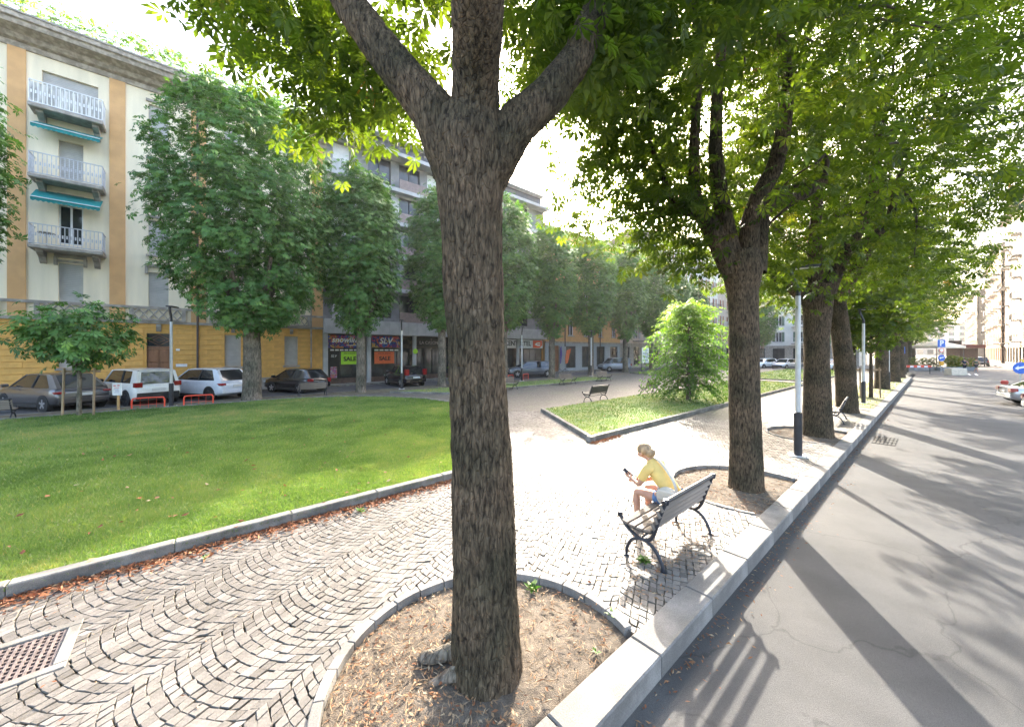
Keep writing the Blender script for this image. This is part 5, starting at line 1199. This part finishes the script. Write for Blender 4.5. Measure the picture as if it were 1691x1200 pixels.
def hd(phi): return math.atan2(math.sin(R(phi)), -math.cos(R(phi)))
make_car('dark metallic grey crossover parked leftmost, behind the small umbrella shaped tree', (-4.6, 25.95, -.05), hd(57), p_grey, 4.35, 1.82, 1.58, 1.0, .95, 1.0, 1.85, .85, .10, tail=(.2, .1))
make_car('boxy white off roader with black bumper and roof parked before the brown door', (-1.95, 26.0, -.05), hd(66), p_white, 4.2, 1.80, 1.68, 1.06, 1.0, .95, 1.55, .20, .06, rim=m_rimd, boxy=1, trim=True, wheel=.35, roofm=p_white, tailz=.98, tail=(.06, .22))
make_car('pale blue white sport utility car parked right of the off roader', (.75, 26.15, -.05), hd(58), p_pale, 4.38, 1.84, 1.62, 1.03, .97, 1.0, 1.75, .62, .10, rim=m_rimd, wheel=.34, tail=(.22, .13))
make_car('shiny black small hatchback before the right end of the ochre wall', (5.05, 26.3, -.05), hd(59), p_black, 3.8, 1.68, 1.45, .93, .86, .95, 1.75, .55, .12, wheel=.30, tail=(.08, .25))
make_car('black plum hatchback with tall tail lights parked before the sale posters', (12.0, 25.95, -.05), hd(90), p_plum, 3.95, 1.70, 1.48, .96, .88, .95, 1.7, .55, .10, wheel=.31, tailz=1.05, tail=(.08, .42))
make_car('slate grey estate parked under the white shop sign', (25.2, 26.2, -.05), hd(28), p_slate, 4.6, 1.84, 1.55, .98, .92, 1.05, 1.9, .4, .08, wheel=.33)
make_car('grey blue small van like car before the pale orange house', (40.0, 26.4, -.05), hd(28), p_van, 3.9, 1.70, 1.70, 1.02, .95, .85, 1.45, .22, .06, boxy=1, wheel=.30)
make_car('silver saloon with red tail light at the right edge of the picture', (31.3, -4.45, -.17), R(-79), p_silver, 4.5, 1.78, 1.43, .94, .86, 1.1, 1.95, 1.15, .45, sedan=1, group='cars on the sunlit street', tail=(.12, .2))
make_car('white car corner just entering at the lower right edge', (26.0, -4.62, -.17), R(-82), p_white, 4.3, 1.78, 1.45, .95, .86, 1.1, 1.95, .6, .2, group='cars on the sunlit street')
make_car('black car with its rear to us far along the sunlit street', (105, -5.2, -.17), 0, p_black, 4.4, 1.8, 1.6, 1.0, .93, 1.0, 1.8, .4, .1, group='cars on the sunlit street')
make_car('red car farther along the sunlit street beside the black one', (112, -2.6, -.17), 0, p_red, 4.1, 1.75, 1.5, .95, .9, 1.0, 1.8, .4, .1, group='cars on the sunlit street')
make_car('white car on the cross street seen right of the second trunk', (66.2, 17.2, -.166), R(160), p_white, 4.4, 1.8, 1.5, .96, .9, 1.0, 1.8, .6, .2, group='cars on the cross street')
make_car('silver car on the cross street seen left of the nearest lamp post', (66.4, 14.6, -.166), R(165), p_silver, 4.4, 1.8, 1.5, .96, .9, 1.0, 1.8, .6, .2, group='cars on the cross street')
make_car('pale car on the cross street between the third and fourth trunks', (66.6, 9.6, -.166), R(170), p_pale, 4.4, 1.8, 1.5, .96, .9, 1.0, 1.8, .6, .2, group='cars on the cross street')
# scooter behind the silver saloon
sc = thing('scooter', 'dark scooter with a red top box behind the silver saloon', 'scooter', (33.4, -3.25, -.17), R(-95))
for x in (-.62, .62):
    t = MB(); vs = []; nn = 20
    for r_, yy in ((.14, -.05), (.23, -.05), (.25, 0), (.23, .05), (.14, .05)): vs += [(x + r_ * math.cos(2 * PI * j / nn), yy, .25 + r_ * math.sin(2 * PI * j / nn)) for j in range(nn)]
    t.add(vs, [(i * nn + j, i * nn + (j + 1) % nn, (i + 1) * nn + (j + 1) % nn, (i + 1) * nn + j) for i in range(4) for j in range(nn)]); t.build('wheel', m_tyre, sc, smooth=True)
MB().prismy([(-.75, .55), (-.6, .75), (.0, .72), (.05, .38), (.35, .36), (.5, .95), (.6, .95), (.55, .3), (-.3, .25)], -.14, .14).build('body', p_black, sc, bevel=.03)
MB().cbox((-.3, 0, .80), (.75, .28, .1), .04).build('seat', m_trim, sc); MB().cbox((-.78, 0, .95), (.26, .30, .22), .05).build('top_box', p_red, sc)
MB().tube([(.52, -.32, 1.08), (.55, 0, 1.05), (.52, .32, 1.08)], .018, 8).build('handlebar', m_trim, sc); MB().cbox((-.82, 0, .62), (.08, .2, .1), .02).build('tail_light', m_tail, sc)
MB().prismy([(.56, .95), (.60, .95), (.48, 1.4), (.45, 1.4)], -.2, .2).build('windscreen', m_cglass, sc)

# ================================================================ far end of the street
m_blue = mat('blue_sign', (.02, .12, .50), .4, var=.03)
def arrow(parent, x, y, z, s, m_=m_wprint):
    MB().prismy([(x - s, z - s * .1), (x - s * .4, z + s * .5), (x - s * .4, z + s * .18), (x + s * .8, z + s * .55), (x + s * .8, z + s * .1), (x - s * .4, z - s * .25), (x - s * .4, z - s * .5)], y - .004, y).build('arrow', m_, parent)
def disc(parent, name, x, y, z, r, m_): MB().tube([(x, y, z), (x, y + .03, z)], r, 24).build(name, m_, parent)
ps = thing('parking_sign', 'post with a blue P sign above a blue arrow sign', 'road sign', (72.5, -.45, -.17), R(-42))
MB().tube([(0, 0, 0), (0, 0, 4.1)], .04, 8).build('post', m_pole, ps)
MB().cbox((0, -.06, 3.6), (.95, .03, .95), .01).build('panel', m_blue, ps); text('P', .95, m_wprint, ps, (0, -.085, 3.6), bold=.03)
disc(ps, 'no_parking_disc', 0, -.08, 2.75, .27, m_red); disc(ps, 'disc_centre', 0, -.09, 2.75, .2, m_white)
disc(ps, 'blue_disc', 0, -.08, 1.75, .42, m_blue); arrow(ps, 0, -.084, 1.75, .3); MB().cbox((0, -.07, 1.05), (.42, .12, .5), .02).build('yellow_box', mat('amber_box', (.75, .35, .02), .5, var=.05), ps)
rs = thing('keep_left_sign', 'blue round arrow sign at the right edge before the person in yellow', 'road sign', (53.5, -4.75, -.17), R(-60))
MB().tube([(0, 0, 0), (0, 0, 1.2)], .035, 8).build('post', m_pole, rs); disc(rs, 'blue_disc', 0, -.07, 1.2, .5, m_blue); arrow(rs, 0, -.074, 1.2, .38)
bs = thing('direction_sign', 'blue square arrow sign on the distant lamp post', 'road sign', (55.95, 2.40, 2.55), R(-45))
MB().cbox((0, -.08, 0), (.7, .03, .7), .01).build('panel', m_blue, bs); arrow(bs, 0, -.1, 0, .26)
MB().cbox((0, 0, 0), (.06, .15, .1), .01).build('clamp', m_pole, bs)
rb = thing('road_barrier', 'red and white striped barrier near the end of the kerb', 'barrier', (63.0, 1.4, -.17), R(-42))
for k in range(8): MB().box((-1.4 + k * .4, 0, .86), (.4, .03, .22)).build('stripe', m_red if k % 2 else m_white, rb)
for sx in (-1.45, 1.45): MB().tube([(sx, 0, 0), (sx, 0, .97)], .03, 8).build('leg', m_dark, rb)
tp = MB(); tp.tube([(-1.45, 0, .98), (1.45, 0, .98)], .025, 8); tp.build('top_bar', m_red, rb)
cb = thing('concrete_block', 'cream concrete block lying at the street end beside the pedestrians', 'concrete block', (63.4, -1.45, -.17), R(-42))
MB().prismx([(-.4, 0), (.4, 0), (.32, .75), (-.32, .75)], -.85, .85).build('block', mat('cream_concrete', (.62, .52, .40), .85, var=.1), cb, bevel=.04)
pr = thing('parasol', 'large beige square parasol of the outdoor cafe at the street end', 'parasol', (82, -.1, -.17), R(-42))
cv = MB(); n = 4
for k in range(4):
    a0_, a1_ = R(45 + 90 * k), R(135 + 90 * k); r_ = 2.7
    cv.add([(0, 0, 4.15), (r_ * math.cos(a0_), r_ * math.sin(a0_), 3.35), (r_ * math.cos(a1_), r_ * math.sin(a1_), 3.35)], [(0, 1, 2)])
    cv.add([(r_ * math.cos(a0_), r_ * math.sin(a0_), 3.35), (r_ * math.cos(a1_), r_ * math.sin(a1_), 3.35), (r_ * math.cos(a1_), r_ * math.sin(a1_), 3.05), (r_ * math.cos(a0_), r_ * math.sin(a0_), 3.05)], [(0, 1, 2, 3)])
cv.build('canopy', mat('beige_cloth', (.78, .64, .48), .8, var=.06), pr); MB().tube([(0, 0, 0), (0, 0, 4.2)], .05, 10).build('pole', m_doorw, pr)
for k in range(4): MB().tube([(0, 0, 3.1), (2.4 * math.cos(R(45 + 90 * k)), 2.4 * math.sin(R(45 + 90 * k)), 3.3)], .02, 6).build('rib', m_doorw, pr)
ks = thing('cafe_pavilion', 'dark red brown cafe pavilion behind the parasol', 'pavilion', (100, -3.2, -.17), R(-42))
MB().box((0, 0, 3.4), (3.6, 3, .6)).build('roof', mat('brown_red_roof', (.14, .045, .035), .7, var=.15), ks); MB().box((0, .3, 1.55), (3.0, 2.0, 3.05)).build('wall', m_brown, ks)
for sx in (-1.7, 1.7): MB().tube([(sx, -1.4, 0), (sx, -1.4, 3.12)], .06, 8).build('post', m_dark, ks)
MB().box((-.8, .6, 4.05), (1.2, .9, .7)).build('roof_unit', m_dark, ks)
def hedge(x, y, lx, ly, h, rz, label, seed):
    hg = thing('planter_hedge', label, 'hedge', (x, y, -.17), rz); MB().cbox((0, 0, .25), (lx, ly, .5), .02).build('planter', m_conc_d, hg)
    n = int(lx * 60); C = np.stack([rng.uniform(-lx / 2, lx / 2, n), rng.uniform(-ly / 2, ly / 2, n), .5 + (h - .5) * rng.random(n)], 1)
    P, F_, U, S = clump_leaves(C, nrm(rng.normal(0, 1, (n, 3))), 5, .14, .18); link('foliage', leaf_mesh('foliage', TPL5, P, F_, U, S, rng.random(len(P))), m_leaf, hg)['kind'] = 'stuff'
hedge(75.5, 1.1, 3.2, .7, 1.7, R(-42), 'leafy planter hedge at the left of the cafe', 1); hedge(76.8, -1.4, 3.2, .8, 1.9, R(-42), 'leafy planter hedge right below the P sign', 2); hedge(80.2, -2.4, 2.6, .8, 1.8, R(-70), 'leafy planter hedge at the right corner of the cafe', 3)
for k, (x, y, lx, rz) in enumerate(((66.5, -2.5, 4, .0), (66.5, -3.0, 4, .0))):
    tag(MB().box((0, 0, 0), (lx, .14, .003)).build('road_marking', m_white), ('left' if k == 0 else 'right') + ' white painted line of the pair on the street near the pedestrians', 'marking').location = (x, y, -.166)
# ================================================================ PEOPLE
m_skin = mat('skin', (.50, .27, .18), .5, var=.06, scale=9, spec=.4)
m_hair = mat('blond_hair', (.40, .26, .14), .6, var=.3, scale=30, stretch=(1, 1, .2)); m_hair_d = mat('dark_hair', (.03, .022, .018), .6, var=.3)
m_yellow = mat('yellow_cotton', (.72, .50, .16), .85, var=.07, scale=7, bump=.3, bscale=25); m_denim = mat('blue_denim', (.10, .19, .36), .85, var=.2, scale=14, bump=.3, bscale=80)
m_bag = mat('beige_bag', (.58, .52, .43), .7, var=.08, scale=8, bump=.2); m_shoe = mat('white_shoe', (.62, .60, .57), .7, var=.1)
def skin(name, J, E_, m_, parent, root, sub=2):
    """J: name -> (x,y,z,r[,r2]); E_: chains of names"""
    keys = list(J); idx = {k: i for i, k in enumerate(keys)}; ed = set()
    for ch in E_:
        for a, b in zip(ch[:-1], ch[1:]): ed.add((idx[a], idx[b]))
    me = bpy.data.meshes.new(name); me.from_pydata([J[k][:3] for k in keys], list(ed), [])
    o = link(name, me, m_, parent); md = o.modifiers.new('skin', 'SKIN'); md.use_smooth_shade = True; md.branch_smoothing = .6
    for i, k in enumerate(keys):
        d = me.skin_vertices[0].data[i]; r = J[k][3]; d.radius = (r, J[k][4] if len(J[k]) > 4 else r); d.use_root = (k == root)
    s = o.modifiers.new('sub', 'SUBSURF'); s.levels = sub; s.render_levels = sub
    return o
def hand(J, E_, pre, w_, d, side, r=.0085, curl=(0, 0, -1)):
    """palm from the wrist w_ along d, five bent fingers; side: unit vector to the thumb"""
    w_ = Vector(w_); d = Vector(d).normalized(); sd = Vector(side).normalized(); cu = Vector(curl).normalized()
    J[pre + 'palm'] = (*(w_ + d * .045), .030, .018); E_.append([pre + 'wrist', pre + 'palm'])
    for k, (o_, l) in enumerate(((.024, .072), (.008, .082), (-.008, .076), (-.022, .06))):
        a = w_ + d * .085 + sd * o_; b = a + d * l * .5 + cu * l * .15; c = b + d * l * .25 + cu * l * .42
        for nm, p in (('a', a), ('b', b), ('c', c)): J[f'{pre}f{k}{nm}'] = (*p, r)
        E_.append([pre + 'palm', f'{pre}f{k}a', f'{pre}f{k}b', f'{pre}f{k}c'])
    a = w_ + d * .03 + sd * .036; b = a + d * .03 + sd * .018; c = b + d * .028 + cu * .012
    for nm, p in (('a', a), ('b', b), ('c', c)): J[f'{pre}t{nm}'] = (*p, r * 1.1)
    E_.append([pre + 'palm', f'{pre}ta', f'{pre}tb', f'{pre}tc'])
def ellipsoid(mb, c, r, n=16, k=10, rot=None, cut=None):
    vs = []; c = Vector(c)
    for i in range(k + 1):
        for j in range(n):
            t = PI * i / k; p = Vector((r[0] * math.sin(t) * math.cos(2 * PI * j / n), r[1] * math.sin(t) * math.sin(2 * PI * j / n), r[2] * math.cos(t)))
            if rot: p = rot @ p
            vs.append(c + p)
    mb.add(vs, [(i * n + j, i * n + (j + 1) % n, (i + 1) * n + (j + 1) % n, (i + 1) * n + j) for i in range(k) for j in range(n)]); return mb

# ---- woman on the bench, facing +y (the square), leaning over her phone
pw = thing('person', 'woman in yellow t-shirt and denim shorts sitting on the foreground bench with a phone', 'person', (4.93, 2.33, 0))
J = dict(pelvis=(0, 0, .50, .12, .10), spine=(0, .09, .66, .105, .09), chest=(0, .235, .83, .12, .095), neckb=(0, .325, .945, .06, .06), neck=(0, .365, .985, .047, .05), jaw=(0, .425, .985, .062, .062), skull=(0, .445, 1.045, .078, .09), crown=(0, .45, 1.10, .066, .075), nose=(0, .535, 1.00, .016, .016),
         lsh=(-.155, .27, .885, .052), lel=(-.195, .40, .625, .040), lwrist=(-.125, .545, .655, .024), rsh=(.155, .27, .885, .052), rel=(.20, .40, .63, .040), rwrist=(.06, .53, .60, .024),
         lhip=(-.095, .05, .495, .088), lth=(-.115, .27, .505, .076), lkn=(-.125, .475, .505, .056), lcalf=(-.125, .475, .33, .052), lank=(-.12, .46, .10, .034), ltoe=(-.125, .58, .035, .03), lheel=(-.12, .43, .035, .03),
         rhip=(.095, .05, .495, .088), rth=(.115, .26, .505, .076), rkn=(.125, .455, .505, .056), rcalf=(.12, .43, .33, .052), rank=(.115, .40, .10, .034), rtoe=(.12, .52, .035, .03), rheel=(.115, .37, .035, .03))
E_ = [['pelvis', 'spine', 'chest', 'neckb', 'neck', 'jaw', 'skull', 'crown'], ['jaw', 'nose'], ['chest', 'lsh', 'lel', 'lwrist'], ['chest', 'rsh', 'rel', 'rwrist'], ['pelvis', 'lhip', 'lth', 'lkn', 'lcalf', 'lank', 'lheel'], ['lank', 'ltoe'], ['pelvis', 'rhip', 'rth', 'rkn', 'rcalf', 'rank', 'rheel'], ['rank', 'rtoe']]
hand(J, E_, 'l', (-.125, .545, .655), (.12, .95, .35), (.5, 0, .8), curl=(.7, 0, .5)); hand(J, E_, 'r', (.06, .53, .60), (-.55, .75, .1), (.2, .3, .9), curl=(-.2, .2, -.9))
skin('body', J, E_, m_skin, pw, 'pelvis')
def loft(mb, rings, n=20):
    """rings: (centre, half width x, half depth, tilt about x)"""
    vs = []
    for (c, rx, ry, tl) in rings:
        for j in range(n):
            t = 2 * PI * j / n; y = ry * math.sin(t); vs.append((c[0] + rx * math.cos(t), c[1] + y * math.cos(tl), c[2] + y * math.sin(tl)))
    k = len(rings)
    mb.add(vs, [(i * n + j, i * n + (j + 1) % n, (i + 1) * n + (j + 1) % n, (i + 1) * n + j) for i in range(k - 1) for j in range(n)] + [tuple((k - 1) * n + j for j in range(n))]); return mb
sh = MB(); tl = R(-38)
loft(sh, [((0, -.035, .455), .168, .128, R(-10)), ((0, -.015, .52), .166, .125, R(-15)), ((0, .04, .60), .152, .115, R(-25)), ((0, .10, .68), .150, .112, R(-35)), ((0, .17, .765), .160, .115, tl), ((0, .235, .84), .172, .112, tl), ((0, .275, .895), .165, .092, tl), ((0, .305, .93), .115, .07, tl), ((0, .33, .955), .065, .055, tl)])
for sx in (-1, 1): sh.tube(smooth_path([(sx * .12, .25, .875), (sx * .172, .275, .865), (sx * .192, .315, .80), (sx * .203, .355, .725)]), list(np.linspace(.068, .060, 16)), 14)
sh.build('t_shirt', m_yellow, pw, smooth=True)
skin('shorts', dict(p=(0, .0, .505, .14, .115), l=(-.098, .06, .497, .10), lt=(-.112, .25, .507, .09), r=(.098, .06, .497, .10), rt=(.112, .24, .507, .09)), [['p', 'l', 'lt'], ['p', 'r', 'rt']], m_denim, pw, 'p')
hb = MB(); ellipsoid(hb, (0, .425, 1.085), (.098, .105, .095), rot=Matrix.Rotation(R(-25), 3, 'X')); ellipsoid(hb, (0, .345, 1.05), (.075, .07, .075)); ellipsoid(hb, (0, .30, 1.06), (.038, .042, .05)); hb.build('hair', m_hair, pw, smooth=True)
ear = MB(); ellipsoid(ear, (-.083, .44, 1.02), (.012, .022, .032)); ellipsoid(ear, (.083, .44, 1.02), (.012, .022, .032)); ear.build('ears', m_skin, pw, smooth=True)
for sy in (-.032, .032):
    e = MB(); ellipsoid(e, (sy, .507, 1.035), (.013, .008, .008), 10, 6); e.build('eye', m_print, pw, smooth=True)
e = MB(); ellipsoid(e, (0, .492, .965), (.024, .01, .008), 10, 6); e.build('mouth', mat('lips', (.38, .12, .10), .5, var=0), pw, smooth=True)
for sx, y in ((-.12, .50), (.115, .44)):
    s = MB(); ellipsoid(s, (sx, y + .02, .04), (.047, .125, .042)); ellipsoid(s, (sx, y - .06, .06), (.042, .05, .055)); s.build('shoe', m_shoe, pw, smooth=True)
ph = thing('phone', 'dark phone held by the sitting woman', 'phone', (4.93 - .085, 2.33 + .64, .715)); ph.rotation_euler = (R(38), R(-12), R(12))
MB().cbox((0, 0, 0), (.078, .158, .010), .003).build('case', m_print, ph); MB().box((0, 0, .0058), (.070, .146, .001)).build('screen', mat('phone_screen', (.04, .05, .07), .1, var=0), ph)
bgt = thing('shoulder_bag', 'beige shoulder bag hanging at the hip of the sitting woman', 'bag', (4.93 - .185, 2.33 - .01, .435), R(8))
bb_ = MB()
ellipsoid(bb_, (0, 0, .135), (.075, .15, .135)); bb_.build('pouch', m_bag, bgt, smooth=True)
MB().cbox((-.066, 0, .17), (.03, .22, .13), .012).build('flap', m_bag, bgt, bevel=.01); MB().box((-.083, 0, .12), (.006, .03, .025)).build('clasp', m_rim, bgt)
MB().tube(smooth_path([(0, -.12, .2), (.06, -.06, .33), (.15, .07, .45), (.20, .20, .545), (.27, .30, .535), (.28, .34, .42), (.15, .18, .27), (.03, .13, .2)]), .011, 6, flat=1.8).build('strap', m_bag, bgt, smooth=True)

def walker(label, loc, rz, top, bottom, hairm, stride=.32, h=1.0, arms=.25, shorts=False):
    p = thing('person', label, 'person', loc, rz); s = stride
    J = dict(pelvis=(0, 0, .95, .125, .1), spine=(0, .0, 1.15, .11, .09), chest=(0, .02, 1.35, .135, .1), neck=(0, .03, 1.5, .05), jaw=(0, .055, 1.56, .062), skull=(0, .05, 1.64, .08, .095), crown=(0, .04, 1.70, .06), nose=(0, .15, 1.60, .014),
             lsh=(-.18, .02, 1.41, .055), lel=(-.23, -.02 + arms * .3, 1.13, .04), lwrist=(-.22, arms, .92, .026), lh=(-.21, arms + .05, .84, .03), rsh=(.18, .02, 1.41, .055), rel=(.23, -.08 - arms * .3, 1.13, .04), rwrist=(.22, -arms * .6, .90, .026), rh=(.21, -arms * .6 + .02, .82, .03),
             lhip=(-.09, 0, .9, .09), lkn=(-.1, -s * .35, .50, .058), lank=(-.1, -s * 1.0, .12, .038), ltoe=(-.1, -s * .75, .03, .032), rhip=(.09, 0, .9, .09), rkn=(.1, s * .6, .5, .058), rank=(.1, s * .9, .08, .038), rtoe=(.1, s * .9 + .16, .04, .03))
    E_ = [['pelvis', 'spine', 'chest', 'neck', 'jaw', 'skull', 'crown'], ['jaw', 'nose'], ['chest', 'lsh', 'lel', 'lwrist', 'lh'], ['chest', 'rsh', 'rel', 'rwrist', 'rh'], ['pelvis', 'lhip', 'lkn', 'lank', 'ltoe'], ['pelvis', 'rhip', 'rkn', 'rank', 'rtoe']]
    skin('body', J, E_, m_skin, p, 'pelvis')
    skin('top', dict(w=(0, 0, .98, .145, .12), a=(0, 0, 1.15, .13, .11), c=(0, .02, 1.36, .155, .12), n=(0, .03, 1.47, .07), ls=(-.19, .02, 1.41, .068), le=(-.215, .0, 1.25, .06), rs=(.19, .02, 1.41, .068), re=(.215, -.03, 1.25, .06)), [['w', 'a', 'c', 'n'], ['c', 'ls', 'le'], ['c', 'rs', 're']], top, p, 'c')
    tr = dict(p=(0, 0, .94, .14, .115), l=(-.092, 0, .88, .105), lk=(-.1, -s * .35, .50, .072), r=(.092, 0, .88, .105), rk=(.1, s * .6, .5, .072)); ch = [['p', 'l', 'lk'], ['p', 'r', 'rk']]
    if not shorts: tr['la'] = (-.1, -s * .95, .16, .055); tr['ra'] = (.1, s * .88, .14, .055); ch = [['p', 'l', 'lk', 'la'], ['p', 'r', 'rk', 'ra']]
    skin('trousers', tr, ch, bottom, p, 'p')
    hb = MB(); ellipsoid(hb, (0, .03, 1.675), (.095, .105, .09)); hb.build('hair', hairm, p, smooth=True)
    return p
m_olive = mat('olive_cloth', (.12, .13, .09), .85, var=.15); m_blk = mat('black_cloth', (.015, .016, .022), .85, var=.2); m_pinkc = mat('pink_cloth', (.5, .22, .2), .85, var=.1); m_navy = mat('navy_cloth', (.02, .03, .06), .85, var=.15); m_ycl = mat('bright_yellow_cloth', (.75, .6, .04), .8, var=.08)
walker('pedestrian in dark shorts striding across the far street', (74.5, -3.35, -.17), R(120), m_olive, m_blk, m_hair_d, .42, shorts=True)
walker('pedestrian in dark clothes crossing just left of the striding one', (72.0, -2.35, -.17), R(-60), m_navy, m_blk, m_hair_d, .25)
walker('person in a bright yellow top on the right pavement', (80, -7.35, -.02), R(100), m_ycl, m_white, m_hair_d, .12)

# ================================================================ VOLUME ADDED TO LIFT THE SHADE AND IMITATE GLARE
hz = bpy.data.materials.new('veil'); hz.use_nodes = True; n_ = hz.node_tree.nodes; n_.remove(n_['Principled BSDF'])
pv = n_.new('ShaderNodeVolumePrincipled'); pv.inputs['Color'].default_value = (1, .98, .95, 1); pv.inputs['Density'].default_value = VEIL; pv.inputs['Anisotropy'].default_value = .55
hz.node_tree.links.new(pv.outputs[0], n_['Material Output'].inputs['Volume'])
tag(MB().bb(-510, 610, -510, 510, -1.4, 34).build('veil', hz), 'thin added haze filling the air of the square', 'veil', kind='stuff')
